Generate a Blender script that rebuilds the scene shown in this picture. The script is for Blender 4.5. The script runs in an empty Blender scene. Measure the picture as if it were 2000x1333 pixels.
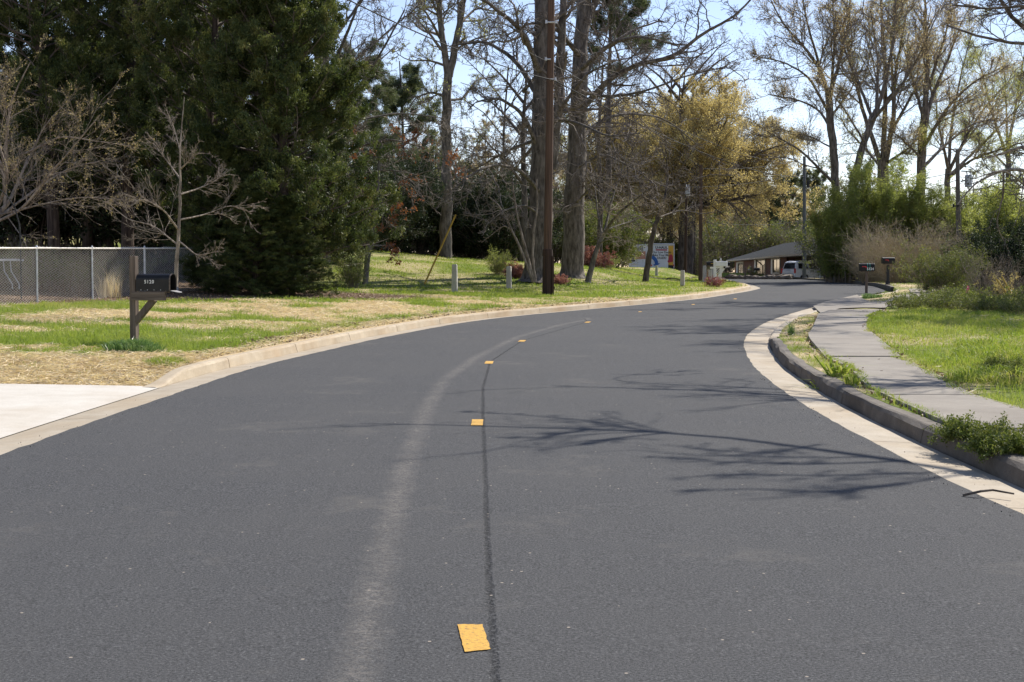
import bpy, bmesh, math, random
import numpy as np
from mathutils import Vector, Matrix
sc = bpy.context.scene
C = sc.collection
rad = math.radians
# ---------------- camera, world, sun, exposure
F = 2777.8; HZ = 545.0; EYE = 1.5
PITCH = math.atan((666.5-HZ)/F)
cam = bpy.data.objects.new('camera', bpy.data.cameras.new('camera'))
C.objects.link(cam); sc.camera = cam
cam.data.lens = 50; cam.data.sensor_width = 36
cam.data.clip_start = .1; cam.data.clip_end = 3000
cam.location = (0, 0, EYE); cam.rotation_euler = (math.pi/2-PITCH, 0, 0)
SUN_EL, SUN_AZ = 43.0, 42.0
w = bpy.data.worlds.new('World'); sc.world = w; w.use_nodes = True
wn = w.node_tree.nodes; bg = wn['Background']
sky = wn.new('ShaderNodeTexSky'); sky.sky_type = 'NISHITA'; sky.sun_disc = False
sky.sun_elevation = rad(SUN_EL); sky.sun_rotation = rad(SUN_AZ)
sky.air_density = 1.0; sky.dust_density = 0; sky.ozone_density = 3.0; sky.altitude = 200
hz_ = wn.new('ShaderNodeMix'); hz_.data_type = 'RGBA'; hz_.blend_type = 'MULTIPLY'; hz_.inputs[0].default_value = 1; hz_.inputs[7].default_value = (1.04, .86, .84, 1)
w.node_tree.links.new(sky.outputs[0], hz_.inputs[6]); w.node_tree.links.new(hz_.outputs[2], bg.inputs[0]); bg.inputs[1].default_value = .13
sl = bpy.data.lights.new('sun', 'SUN'); sl.energy = 5.0; sl.angle = rad(.5); sl.color = (1, .94, .85)
so = bpy.data.objects.new('sun', sl); C.objects.link(so)
sd = Vector((math.sin(rad(SUN_AZ))*math.cos(rad(SUN_EL)), math.cos(rad(SUN_AZ))*math.cos(rad(SUN_EL)), math.sin(rad(SUN_EL))))
so.rotation_euler = sd.to_track_quat('Z', 'Y').to_euler(); so.location = (20, 60, 60)
sc.view_settings.view_transform = 'Standard'; sc.view_settings.look = 'None'
sc.view_settings.gamma = 1; sc.view_settings.exposure = .6
sc.render.resolution_x = 1024; sc.render.resolution_y = 682
try:
    sc.cycles.transparent_max_bounces = 8; sc.cycles.max_bounces = 6; sc.cycles.diffuse_bounces = 3
except Exception: pass
RN = np.random.default_rng(7)
# ---------------- terrain
def table(xs, ys, lo, hi, step, win):
    t = np.arange(lo, hi+step, step); v = np.interp(t, xs, ys)
    n = int(win/step)|1; k = np.hanning(n+2)[1:-1]; k /= k.sum(); h = n//2
    vp = np.concatenate([v[0]-(v[1:h+1]-v[0])[::-1], v, 2*v[-1]-v[-2:-h-2:-1]])
    return t, np.convolve(vp, k, 'valid')[:len(t)]
GT, GV = table([-60,0,60,70,80,100,130,165,200,300,900],[-.972,0,.972,1.105,1.2,1.32,1.43,1.52,1.64,1.95,3.0],-40,880,1,11)
LT, LV = table([-60,0,10.6,13.9,19.1,20.8,26,31.6,34.7,38.2,43,49.6,55.5,59.5,66,82,130,170,200,300,900],
 [-4.3,-3.95,-3.83,-3.70,-3.44,-3.15,-2.34,-1.14,-.1,1.5,3.8,6.7,8.6,9.9,11.6,13.6,18.6,20,17,-10,-200],-40,880,.5,5)
RT, RV = table([-60,-20,0,5,8.1,9.6,11.8,14.65,19.2,24.2,27.6,32.4,35.6,42.7,48.4,52,57.9,61,70,96,130,170,200,300,900],
 [5,4.2,3.3,3.05,2.93,2.84,2.86,2.9,3.22,3.9,4.57,5.8,6.8,9.2,11.3,12.5,15.1,16,17.8,21.6,26.5,28,25,-2,-190],-40,880,.5,5)
def g(y): return np.interp(y, GT, GV)
def XL(y): return np.interp(y, LT, LV)
def XR(y): return np.interp(y, RT, RV)
def sst(a, b, x):
    t = np.clip((x-a)/(b-a), 0, 1); return t*t*(3-2*t)
def dist_l(x, y): return (XL(y)-.62-x)*.95
def dist_r(x, y): return (x-XR(y)-.62)*.95
def terr(x, y):
    x = np.asarray(x, float); y = np.asarray(y, float)
    G = g(y); dl = dist_l(x, y); dr = dist_r(x, y)
    a = .03-.015*sst(34, 48, y); d = np.clip(dl, 0, None)
    lawn = .13+a*d+.0035*np.clip(np.minimum(d, 22)-6, 0, None)**2+.03*np.clip(d-22, 0, 60)
    far = sst(95, 115, y)
    lawn = lawn+.8*sst(48, 78, y)*(sst(2.5, 9, d)*(1-far)+sst(.3, 4, d)*far)
    m = sst(16.5, 18.6, y+.5*(vn(x, y, .9, 40)-.5))
    L = (-.05+.015*d)*(1-m)+lawn*m
    e = np.clip(dr, 0, None)
    R = .13-.05*np.clip(e-4.5, 0, 24)+.55*sst(140, 180, y)+.25*np.clip((e-60)/60, 0, 3)
    R = R-sst(44, 62, y)*(1-sst(105, 130, y))*np.clip(.3*(e-2.2), 0, 1.6)
    lowk = sst(23.5, 26, y)*(1-sst(62, 67, y))
    R = R-.09*lowk*(1-sst(0, 1.5, e))
    return np.where(dl >= 0, G+L, np.where(dr >= 0, G+R, G-.12))
def ray(px, py):
    a = (px-1000)/F; b = -(py-666.5)/F; c, s = math.cos(PITCH), math.sin(PITCH)
    return np.array([a, c+b*s, -s+b*c])
def at(px, py, Y):
    r = ray(px, py); return r*(Y/r[1])+np.array([0, 0, EYE])
def gp(px, py, y0=4, y1=200):
    r = ray(px, py); Y = np.arange(y0, y1, .04); X = r[0]/r[1]*Y
    h = terr(X, Y) > EYE+r[2]/r[1]*Y; i = int(np.argmax(h))
    return np.array([X[i], Y[i], float(terr(X[i], Y[i]))])
def gr(px, py, y0=4, y1=200):                       # same for the road surface
    r = ray(px, py); Y = np.arange(y0, y1, .02); i = int(np.argmax(g(Y) > EYE+r[2]/r[1]*Y))
    return np.array([r[0]/r[1]*Y[i], Y[i], float(g(Y[i]))])
def gd(px, Y):
    X = (px-1000)/F*Y; return np.array([X, Y, float(terr(X, Y))])
TAB = RN.random((256, 256))
def vn(x, y, s=1.0, o=0):
    x = np.asarray(x)*s+o*17.3+900; y = np.asarray(y)*s+o*31.7+900
    i = np.floor(x).astype(int); j = np.floor(y).astype(int); u = x-i; v = y-j
    u = u*u*(3-2*u); v = v*v*(3-2*v)
    T = lambda a, b: TAB[a % 256, b % 256]
    return (T(i, j)*(1-u)+T(i+1, j)*u)*(1-v)+(T(i, j+1)*(1-u)+T(i+1, j+1)*u)*v
def fbm(x, y, s=1.0, o=0): return .5*vn(x, y, s, o)+.3*vn(x, y, s*2.1, o+1)+.2*vn(x, y, s*4.3, o+2)
# ---------------- mesh helpers
def tag(o, label=None, cat=None, group=None, kind=None):
    if label: o['label'] = label
    if cat: o['category'] = cat
    if group: o['group'] = group
    if kind: o['kind'] = kind
    return o
def empty(name, loc, label=None, cat=None, group=None, rz=0):
    o = bpy.data.objects.new(name, None); C.objects.link(o); o.location = loc; o.rotation_euler = (0, 0, rz)
    o.empty_display_size = .2
    return tag(o, label, cat, group)
def mesh_np(name, V, FL, attrs=None, smooth=False):
    me = bpy.data.meshes.new(name)
    FL = [f for f in FL if len(f)]
    nl = sum(f.size for f in FL); nf = sum(len(f) for f in FL)
    me.vertices.add(len(V)); me.vertices.foreach_set('co', np.ascontiguousarray(V, np.float32).ravel())
    me.loops.add(nl); me.loops.foreach_set('vertex_index', np.concatenate([f.ravel() for f in FL]).astype(np.int32))
    me.polygons.add(nf); st = []; c = 0
    for f in FL:
        st.append(c+np.arange(len(f))*f.shape[1]); c += f.size
    me.polygons.foreach_set('loop_start', np.concatenate(st).astype(np.int32))
    me.polygons.foreach_set('use_smooth', np.full(nf, smooth))
    me.update(calc_edges=True)
    for k, a in (attrs or {}).items():
        me.attributes.new(k, 'FLOAT', 'POINT').data.foreach_set('value', np.asarray(a, np.float32))
    return me
def obj(name, me, mat, parent=None, loc=None):
    o = bpy.data.objects.new(name, me); C.objects.link(o)
    if mat and not me.materials: me.materials.append(mat)
    if parent: o.parent = parent
    if loc is not None: o.location = loc
    return o
class MB:
    def __init__(s): s.v = []; s.f = []
    def add(s, v, f):
        n = len(s.v); s.v += [tuple(p) for p in v]; s.f += [tuple(i+n for i in q) for q in f]; return s
    def box(s, c, d, rz=0, taper=1, M=None):
        x, y, z = d[0]/2, d[1]/2, d[2]/2; P = []
        for k in (-1, 1):
            t = taper if k > 0 else 1
            for a, b in ((-1,-1),(1,-1),(1,1),(-1,1)): P.append(Vector((a*x*t, b*y*t, k*z)))
        R = M or Matrix.Rotation(rz, 3, 'Z'); c = Vector(c)
        return s.add([c+R@p for p in P], [(3,2,1,0),(4,5,6,7),(0,1,5,4),(1,2,6,5),(2,3,7,6),(3,0,4,7)])
    def bar(s, p0, p1, a, b=None):
        p0 = Vector(p0); p1 = Vector(p1); d = p1-p0; q = d.to_track_quat('Z', 'Y').to_matrix()
        return s.box((p0+p1)/2, (a, b or a, d.length), M=q)
    def cyl(s, p0, p1, r0, r1=None, n=12, cap=True):
        r1 = r0 if r1 is None else r1
        p0 = Vector(p0); p1 = Vector(p1); q = (p1-p0).to_track_quat('Z', 'Y').to_matrix(); P = []
        for p, r in ((p0, r0), (p1, r1)):
            for i in range(n):
                a = 2*math.pi*i/n; P.append(p+q@Vector((r*math.cos(a), r*math.sin(a), 0)))
        f = [(i, (i+1) % n, n+(i+1) % n, n+i) for i in range(n)]
        if cap: f += [tuple(range(n))[::-1], tuple(range(n, 2*n))]
        return s.add(P, f)
    def path(s, pts, r, n=6, r1=None):
        P = np.array([pts], float); R = np.linspace(r, r if r1 is None else r1, len(pts))[None]
        V, Fc = tubes(P, R, n); return s.add(V.tolist(), Fc.tolist())
    def prism(s, pts, axis, a, b):                    # polygon in the two other axes, extruded along axis
        def mk(u, v, t): return {0:(t,u,v),1:(u,t,v),2:(u,v,t)}[axis]
        n = len(pts); P = [mk(u, v, a) for u, v in pts]+[mk(u, v, b) for u, v in pts]
        return s.add(P, [(i, (i+1) % n, n+(i+1) % n, n+i) for i in range(n)]+[tuple(range(n))[::-1], tuple(range(n, 2*n))])
    def build(s, name, mat, parent=None, loc=None, bevel=0, smooth=False):
        me = bpy.data.meshes.new(name); me.from_pydata(s.v, [], s.f)
        bm = bmesh.new(); bm.from_mesh(me); bmesh.ops.recalc_face_normals(bm, faces=bm.faces); bm.to_mesh(me); bm.free()
        o = obj(name, me, mat, parent, loc)
        if smooth: me.polygons.foreach_set('use_smooth', [True]*len(me.polygons))
        if bevel:
            m = o.modifiers.new('bevel', 'BEVEL'); m.width = bevel; m.segments = 2; m.limit_method = 'ANGLE'
        return o
def nrm(v): return v/np.maximum(np.linalg.norm(v, axis=-1, keepdims=True), 1e-9)
def tubes(P, R, k, rough=0, rng=None):
    N, S1, _ = P.shape
    T = nrm(np.gradient(P, axis=1)); D = nrm(P[:, -1]-P[:, 0])
    ref = np.where(np.abs(D[:, 2:3]) < .85, np.array([[0, 0, 1.]]), np.array([[1., 0, 0]]))[:, None, :]
    U = nrm(np.cross(T, np.broadcast_to(ref, T.shape))); W = np.cross(T, U)
    a = np.arange(k)*2*math.pi/k
    rr = R[:, :, None, None]
    if rough: rr = rr*(1+rough*rng.standard_normal((N, S1, k, 1)))
    V = P[:, :, None, :]+rr*(np.cos(a)[None, None, :, None]*U[:, :, None, :]+np.sin(a)[None, None, :, None]*W[:, :, None, :])
    n = np.arange(N)[:, None, None]*S1*k; s = np.arange(S1-1)[None, :, None]*k; i = np.arange(k)[None, None, :]; j = (i+1) % k
    b = n+s
    Q = np.stack([b+i, b+j, b+k+j, b+k+i], -1).reshape(-1, 4)
    return V.reshape(-1, 3), Q
def grow(st, d, L, r0, r1, S, wig, trop, rng):
    P = [st]; d = nrm(d)
    for _ in range(S):
        d = nrm(d+wig*rng.standard_normal(d.shape)+np.array([0, 0, trop])); P.append(P[-1]+d*(L/S)[:, None])
    t = np.linspace(0, 1, S+1)[None]
    return np.stack(P, 1), r0[:, None]*(1-t)+r1[:, None]*t
def spawn(P, R, L, rng, k=6, t0=.2, t1=1, ang=.9, lf=.5, rf=.5, S=4, wig=.2, trop=.05, rmin=.004, out=0, fall=.6, end=.35):
    N, S1, _ = P.shape; t = t0+(t1-t0)*rng.random((N, k)); f = t*(S1-1); i = np.minimum(f.astype(int), S1-2); u = (f-i)[..., None]
    n = np.arange(N)[:, None]; A = P[n, i]; B = P[n, i+1]; st = A*(1-u)+B*u; T = nrm(B-A)
    r = R[n, i]*(1-u[..., 0])+R[n, i+1]*u[..., 0]
    q = rng.standard_normal(T.shape); q[..., 2] += out; q = nrm(q-T*(q*T).sum(-1, keepdims=True))
    a = (ang*(.65+.7*rng.random((N, k))))[..., None]
    d = np.cos(a)*T+np.sin(a)*q
    l = L[:, None]*lf*(.5+.75*rng.random((N, k)))*(1.15-fall*t)
    r0 = np.maximum(r*rf*(.7+.5*rng.random((N, k))), rmin)
    l = l.ravel(); r0 = r0.ravel()
    P2, R2 = grow(st.reshape(-1, 3), d.reshape(-1, 3), l, r0, np.maximum(r0*end, rmin*.6), S, wig, trop, rng)
    return P2, R2, l
def resample(pts, S, rng, jit=0):
    pts = np.array(pts, float); s = np.concatenate([[0], np.cumsum(np.linalg.norm(np.diff(pts, axis=0), axis=1))])
    t = np.linspace(0, s[-1], S+1)
    # smooth interpolation
    Q = np.stack([np.interp(t, s, pts[:, c]) for c in range(3)], 1)
    for _ in range(2): Q[1:-1] = .25*Q[:-2]+.5*Q[1:-1]+.25*Q[2:]
    if jit: Q[1:-1] += rng.standard_normal((S-1, 3))*jit
    return Q, s[-1]
def leaves(P, n, size, rng, jit=.03, asp=.45, up=0, along=True, tmin=0):
    """diamond leaves scattered on polylines"""
    N, S1, _ = P.shape; m = rng.integers(0, N, n); f = (tmin+(1-tmin)*rng.random(n))*(S1-1); i = np.minimum(f.astype(int), S1-2); u = (f-i)[:, None]
    c = P[m, i]*(1-u)+P[m, i+1]*u+rng.standard_normal((n, 3))*jit
    d = rng.standard_normal((n, 3)); d[:, 2] += up
    return diamonds(c, d, size*(.6+.8*rng.random(n)), asp, rng)
def diamonds(c, d, s, asp, rng):
    n = len(c); d = nrm(d); q = nrm(np.cross(d, rng.standard_normal((n, 3)))); s = s[:, None]
    V = np.stack([c-d*s*.5, c+q*s*asp*.5, c+d*s*.5, c-q*s*asp*.5], 1).reshape(-1, 3)
    Q = np.arange(4*n).reshape(-1, 4); tint = np.repeat(rng.random(n), 4)
    return V, Q, tint
def cat_parts(parts):
    V = []; Q = []; n = 0
    for v, q in parts:
        V.append(v); Q.append(q+n); n += len(v)
    return np.concatenate(V), np.concatenate(Q)
# ---------------- materials
def newmat(name):
    m = bpy.data.materials.new(name); m.use_nodes = True; nt = m.node_tree
    return m, nt, nt.nodes['Principled BSDF'], nt.nodes, nt.links
def noise(nt, vec, scale, detail=4, rough=.55):
    n = nt.nodes.new('ShaderNodeTexNoise'); n.inputs['Scale'].default_value = scale; n.inputs['Detail'].default_value = detail
    n.inputs['Roughness'].default_value = rough
    nt.links.new(vec, n.inputs['Vector']); return n.outputs['Fac']
def ramp(nt, fac, stops):
    r = nt.nodes.new('ShaderNodeValToRGB'); e = r.color_ramp.elements
    while len(e) > 1: e.remove(e[-1])
    e[0].position = stops[0][0]; e[0].color = (*stops[0][1], 1)
    for p, c in stops[1:]:
        x = e.new(p); x.color = (*c, 1)
    nt.links.new(fac, r.inputs[0]); return r.outputs[0]
def mixc(nt, fac, a, b, mode='MIX'):
    m = nt.nodes.new('ShaderNodeMix'); m.data_type = 'RGBA'; m.blend_type = mode
    for s, v in ((m.inputs[0], fac), (m.inputs[6], a), (m.inputs[7], b)):
        if isinstance(v, (int, float)): s.default_value = v
        elif isinstance(v, tuple): s.default_value = (*v, 1)
        else: nt.links.new(v, s)
    return m.outputs[2]
def mapr(nt, v, a, b, c=0, d=1):
    m = nt.nodes.new('ShaderNodeMapRange'); nt.links.new(v, m.inputs[0])
    for i, x in enumerate((a, b, c, d)): m.inputs[i+1].default_value = x
    return m.outputs[0]
def math_(nt, op, a, b=None):
    m = nt.nodes.new('ShaderNodeMath'); m.operation = op
    for s, v in zip(m.inputs, (a, b)):
        if v is None: continue
        if isinstance(v, (int, float)): s.default_value = v
        else: nt.links.new(v, s)
    return m.outputs[0]
def coords(nt, kind='Object', scale=(1, 1, 1)):
    t = nt.nodes.new('ShaderNodeTexCoord'); m = nt.nodes.new('ShaderNodeMapping'); m.inputs['Scale'].default_value = scale
    nt.links.new(t.outputs[kind], m.inputs[0]); return m.outputs[0]
def wpos(nt):
    return nt.nodes.new('ShaderNodeNewGeometry').outputs['Position']
def attr(nt, name):
    a = nt.nodes.new('ShaderNodeAttribute'); a.attribute_name = name; return a.outputs['Fac']
def bump(nt, h, bsdf, strength=.3, dist=.01):
    b = nt.nodes.new('ShaderNodeBump'); b.inputs['Strength'].default_value = strength; b.inputs['Distance'].default_value = dist
    nt.links.new(h, b.inputs['Height']); nt.links.new(b.outputs[0], bsdf.inputs['Normal'])
def pm(name, c1, c2=None, scale=8, rough=.6, metal=0, bmp=0, bdist=.01, stretch=(1,1,1), spec=.5, lo=.35, hi=.65):
    m, nt, b, n, l = newmat(name)
    b.inputs['Roughness'].default_value = rough; b.inputs['Metallic'].default_value = metal
    b.inputs['Specular IOR Level'].default_value = spec
    f = noise(nt, coords(nt, 'Object', stretch), scale)
    l.new(ramp(nt, f, [(lo, c1), (hi, c2 or tuple(x*.8 for x in c1))]), b.inputs['Base Color'])
    if bmp: bump(nt, f, b, bmp, bdist)
    return m
def leafmat(name, stops, trans=.35, rough=.6, nz=1.2):
    m, nt, b, n, l = newmat(name)
    f = attr(nt, 'tint'); n2 = noise(nt, coords(nt), nz, 2)
    f2 = math_(nt, 'ADD', math_(nt, 'MULTIPLY', f, .65), mapr(nt, n2, .3, .7, -.05, .4))
    c = ramp(nt, f2, stops)
    b.inputs['Roughness'].default_value = rough; b.inputs['Specular IOR Level'].default_value = .3
    l.new(c, b.inputs['Base Color'])
    t = n.new('ShaderNodeBsdfTranslucent'); l.new(mixc(nt, .6, c, (1, 1, .55), 'MULTIPLY'), t.inputs[0])
    x = n.new('ShaderNodeMixShader'); x.inputs[0].default_value = trans
    l.new(b.outputs[0], x.inputs[1]); l.new(t.outputs[0], x.inputs[2]); l.new(x.outputs[0], n['Material Output'].inputs[0])
    return m
def barkmat(name, c1, c2, s=6, st=.25):
    m, nt, b, n, l = newmat(name)
    v = coords(nt, 'Object', (1, 1, st)); f = noise(nt, v, s, 6, .65); f2 = noise(nt, coords(nt), .9, 3)
    l.new(mixc(nt, mapr(nt, f2, .35, .65), ramp(nt, f, [(.35, tuple(x*.45 for x in c1)), (.5, c1), (.68, c2)]), ramp(nt, f, [(.35, tuple(x*.4 for x in c1)), (.6, tuple(x*.8 for x in c2))])), b.inputs['Base Color'])
    b.inputs['Roughness'].default_value = .9; b.inputs['Specular IOR Level'].default_value = .2
    bump(nt, f, b, .8, .05); return m
M = {}
M['bark_oak'] = barkmat('oak_bark', (.145, .125, .103), (.27, .235, .20), 8)
M['bark_dark'] = barkmat('dark_bark', (.10, .082, .068), (.19, .16, .13))
M['bark_grey'] = barkmat('grey_bark', (.15, .135, .115), (.27, .24, .20))
M['bark_pale'] = barkmat('pale_twig_bark', (.26, .21, .165), (.44, .37, .30), 14)
M['bark_cedar'] = barkmat('cedar_bark', (.07, .05, .04), (.16, .12, .09), 9, .12)
M['twig'] = pm('twig_wood', (.12, .098, .08), (.24, .20, .165), 3, .85)
M['twig_dark'] = pm('dark_twig_wood', (.085, .068, .058), (.16, .13, .11), 3, .85)
M['twig_brown'] = pm('brown_twig_wood', (.20, .155, .115), (.34, .275, .21), 3, .85)
M['brush'] = pm('straw_brown_canes', (.33, .265, .17), (.52, .43, .29), 3, .85)
M['cedar'] = leafmat('cedar_foliage', [(0, (.026, .043, .014)), (.45, (.070, .096, .028)), (.75, (.155, .175, .055)), (1, (.27, .24, .09))], .35)
M['holly'] = leafmat('dark_evergreen_foliage', [(0, (.018, .030, .014)), (.6, (.045, .065, .028)), (1, (.10, .12, .05))], .2, .75)
M['pine'] = leafmat('pine_needles', [(0, (.07, .10, .05)), (.6, (.13, .16, .075)), (1, (.22, .22, .10))], .35)
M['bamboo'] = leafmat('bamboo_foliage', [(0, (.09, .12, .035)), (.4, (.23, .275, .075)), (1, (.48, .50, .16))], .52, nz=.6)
M['ochre'] = leafmat('ochre_catkins', [(0, (.38, .30, .14)), (.5, (.56, .45, .21)), (1, (.64, .55, .29))], .55, nz=.4)
M['budbrown'] = leafmat('russet_buds', [(0, (.40, .29, .18)), (.5, (.55, .43, .26)), (1, (.58, .55, .28))], .5)
M['budgreen'] = leafmat('pale_green_buds', [(0, (.34, .36, .10)), (.6, (.48, .50, .15)), (1, (.58, .58, .22))], .5)
M['deadleaf'] = leafmat('rusty_leaves', [(0, (.16, .06, .03)), (.6, (.30, .11, .045)), (1, (.38, .17, .07))], .35)
M['pink'] = leafmat('pink_blossom', [(0, (.24, .09, .075)), (.6, (.42, .18, .15)), (1, (.55, .32, .27))], .3)
M['red'] = leafmat('red_blossom', [(0, (.10, .07, .04)), (.6, (.30, .08, .09)), (1, (.48, .20, .19))], .3)
M['shrubgreen'] = leafmat('shrub_leaves', [(0, (.06, .09, .02)), (.5, (.14, .17, .04)), (1, (.30, .30, .08))], .4)
M['grass'] = leafmat('grass_blades', [(0, (.15, .23, .025)), (.45, (.27, .35, .05)), (.8, (.40, .41, .11)), (1, (.55, .46, .25))], .45, nz=.5)
M['grassdark'] = leafmat('dark_tuft_blades', [(0, (.06, .13, .035)), (.6, (.14, .24, .07)), (1, (.34, .42, .20))], .4, .35)
M['straw'] = leafmat('straw_strands', [(0, (.48, .36, .20)), (.5, (.72, .59, .38)), (1, (.88, .78, .56))], .3, nz=2)
M['litter'] = leafmat('dead_leaf_litter', [(0, (.10, .06, .035)), (.5, (.25, .16, .10)), (1, (.48, .36, .25))], .1)
# ---------------- setting: ground
def m_ground():
    m, nt, b, n, l = newmat('lawn_ground'); p = wpos(nt)
    f1 = noise(nt, p, 1.1, 5); f2 = noise(nt, p, 9, 5, .7); f3 = noise(nt, p, 45, 4, .7)
    green = ramp(nt, f2, [(.3, (.07, .10, .02)), (.5, (.15, .19, .035)), (.7, (.24, .26, .07))])
    tan = ramp(nt, f3, [(.3, (.28, .20, .11)), (.5, (.52, .40, .245)), (.7, (.70, .57, .38))])
    litter = ramp(nt, f3, [(.32, (.05, .035, .022)), (.55, (.16, .11, .07)), (.72, (.30, .21, .14))])
    c = mixc(nt, attr(nt, 'straw'), green, tan)
    c = mixc(nt, attr(nt, 'litter'), c, litter)
    l.new(c, b.inputs['Base Color']); b.inputs['Roughness'].default_value = 1; b.inputs['Specular IOR Level'].default_value = .1
    bump(nt, f3, b, .8, .03); return m
def w_straw(x, y):
    dl = dist_l(x, y); dr = dist_r(x, y); n = fbm(x, y, .8, 3); n2 = fbm(x, y, 1.9, 5)
    near = (1-sst(18.2, 20.0, y+(n2-.5)*3+.12*dl))*(dl > 0)
    band = sst(25, 29, y)*(1-sst(38, 46, y))*sst(.4, 1.4, dl)*(1-sst(5, 8.5, dl))*sst(.40, .52, n)*1.1
    kerb = (1-sst(.1, .55, dl+(n2-.5)*.7))*(dl > -.5)*.95
    mid = sst(.54, .66, n)*.85*(dl > 0)*(1-sst(46, 60, y))
    far = sst(46, 60, y)*sst(.40, .62, fbm(x, y, .35, 9))*.55
    R = (dr > 0)*(.25+.75*sst(.42, .62, n2))*(1-sst(1.0, 1.6, dr))*(y > 14) + (dr > 1.2)*sst(.45, .65, n)*.6
    return np.clip(np.maximum.reduce([near, band, kerb, mid, far])*(dl > -.6)+R, 0, 1)
def w_litter(x, y):
    dl = dist_l(x, y); dr = dist_r(x, y); n = (fbm(x, y, .6, 12)-.5)
    fence_y = 32.4+(x+10.8)*1.3
    a = sst(-.6, .6, (y-fence_y)/1.3+n*2)*(x < -7.5)*(y < 60)
    b = (1-sst(2.6, 4.2, np.hypot((x+6.6)/1.3, (y-43)))+0*x)
    c = sst(92, 100, y+n*10)*(dl > 3)*(1-sst(1, 5, x))
    d = sst(5.0, 6.5, dr+n*2)*sst(39, 42, y)
    return np.clip(np.maximum.reduce([a*1.0, b, c, d]), 0, 1)
def grid_mesh(X, Y, Z):
    r, c = X.shape; V = np.stack([X, Y, Z], -1).reshape(-1, 3)
    i = np.arange(r-1)[:, None]*c+np.arange(c-1)[None]; i = i.ravel()
    return V, np.stack([i, i+1, i+c+1, i+c], -1)
ys = np.concatenate([np.arange(-20, 8, 2), np.arange(8, 62, .2), np.arange(62, 200, 1), np.arange(200, 870, 20)])
off = np.concatenate([[0, .02], np.arange(.1, 1, .15), np.arange(1, 16, .35), np.arange(16, 40, 2), [45, 55, 70, 95, 130, 180, 260, 400, 600]])
nm = 6
cols = [(XL(ys)-.6)[:, None]-off[::-1][None]]
t = np.linspace(0, 1, nm)[None]
cols.append((XL(ys)-.57)[:, None]*(1-t)+(XR(ys)+.57)[:, None]*t)
cols.append((XR(ys)+.6)[:, None]+off[None])
GX = np.concatenate(cols, 1); GY = np.repeat(ys[:, None], GX.shape[1], 1)
dlm = dist_l(GX, GY); drm = dist_r(GX, GY)
GZ = np.where((dlm > -.03), terr(np.minimum(GX, (XL(GY)-.63)), GY), np.where(drm > -.03, terr(np.maximum(GX, XR(GY)+.63), GY), g(GY)-.12))
GZ = GZ+np.where((np.maximum(dlm, drm) > .3) & ~((GY < 17) & (dlm > 0)), (fbm(GX, GY, 1.3, 20)-.5)*.05, 0)
V, Q = grid_mesh(GX, GY, GZ)
me = mesh_np('ground', V, [Q], {'straw': w_straw(GX, GY).ravel(), 'litter': w_litter(GX, GY).ravel()}, True)
tag(obj('ground', me, m_ground()), kind='structure')
# ---------------- road
def m_asphalt():
    m, nt, b, n, l = newmat('fresh_asphalt'); p = wpos(nt)
    f1 = noise(nt, p, .5, 4); f2 = noise(nt, p, 85, 4, .85); f3 = noise(nt, p, 6, 6, .7)
    c = ramp(nt, f2, [(.36, (.011, .011, .0115)), (.46, (.053, .054, .0555)), (.56, (.080, .081, .0835)), (.68, (.185, .185, .184))])
    c = mixc(nt, mapr(nt, f1, .35, .7, 0, .35), c, (.085, .083, .080))
    c = mixc(nt, mapr(nt, noise(nt, p, .8, 5, .75), .57, .72, 0, .5), c, (.14, .13, .115))
    c = mixc(nt, mapr(nt, noise(nt, p, 2.7, 6, .8), .36, .28, 0, .5), c, (.028, .028, .029))
    v = n.new('ShaderNodeTexVoronoi'); v.inputs['Scale'].default_value = 22; l.new(p, v.inputs['Vector'])
    cell = n.new('ShaderNodeSeparateColor'); l.new(v.outputs['Color'], cell.inputs[0])
    dot = math_(nt, 'MULTIPLY', math_(nt, 'GREATER_THAN', cell.outputs[0], .975), math_(nt, 'LESS_THAN', v.outputs['Distance'], .16))
    c = mixc(nt, math_(nt, 'MULTIPLY', dot, .8), c, (.42, .36, .29))
    # dusty scuffed band and open seam
    tr = math_(nt, 'ABSOLUTE', math_(nt, 'ADD', attr(nt, 'track'), mapr(nt, f3, 0, 1, -.09, .09)))
    band = mapr(nt, tr, .015, .115, 1, 0)
    band = math_(nt, 'MULTIPLY', band, math_(nt, 'MULTIPLY', mapr(nt, noise(nt, p, 30, 5, .9), .44, .58, .1, 1), mapr(nt, noise(nt, p, 2.2, 4, .7), .35, .62, .45, 1.25)))
    c = mixc(nt, math_(nt, 'MULTIPLY', band, .42), c, (.25, .225, .195))
    se = math_(nt, 'ABSOLUTE', math_(nt, 'ADD', attr(nt, 'seam'), mapr(nt, noise(nt, p, 14, 3), 0, 1, -.02, .02)))
    sm = math_(nt, 'MULTIPLY', mapr(nt, se, .003, .021, 1, 0), mapr(nt, noise(nt, p, 60, 3, .8), .45, .54, 0, 1))
    c = mixc(nt, math_(nt, 'MULTIPLY', sm, .6), c, (.012, .012, .013))
    # faint tyre-polished streaks following the road
    cm = n.new('ShaderNodeCombineXYZ'); l.new(math_(nt, 'MULTIPLY', attr(nt, 'lat'), 5), cm.inputs[0])
    sp = n.new('ShaderNodeSeparateXYZ'); l.new(p, sp.inputs[0]); l.new(math_(nt, 'MULTIPLY', sp.outputs[1], .12), cm.inputs[1])
    st = noise(nt, cm.outputs[0], 1.6, 4, .6)
    c = mixc(nt, mapr(nt, st, .45, .75, 0, .22), c, (.085, .084, .082))
    l.new(c, b.inputs['Base Color']); b.inputs['Roughness'].default_value = .95; b.inputs['Specular IOR Level'].default_value = .15
    h = math_(nt, 'ADD', f2, math_(nt, 'MULTIPLY', sm, -3))
    bump(nt, h, b, .7, .006); return m
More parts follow.
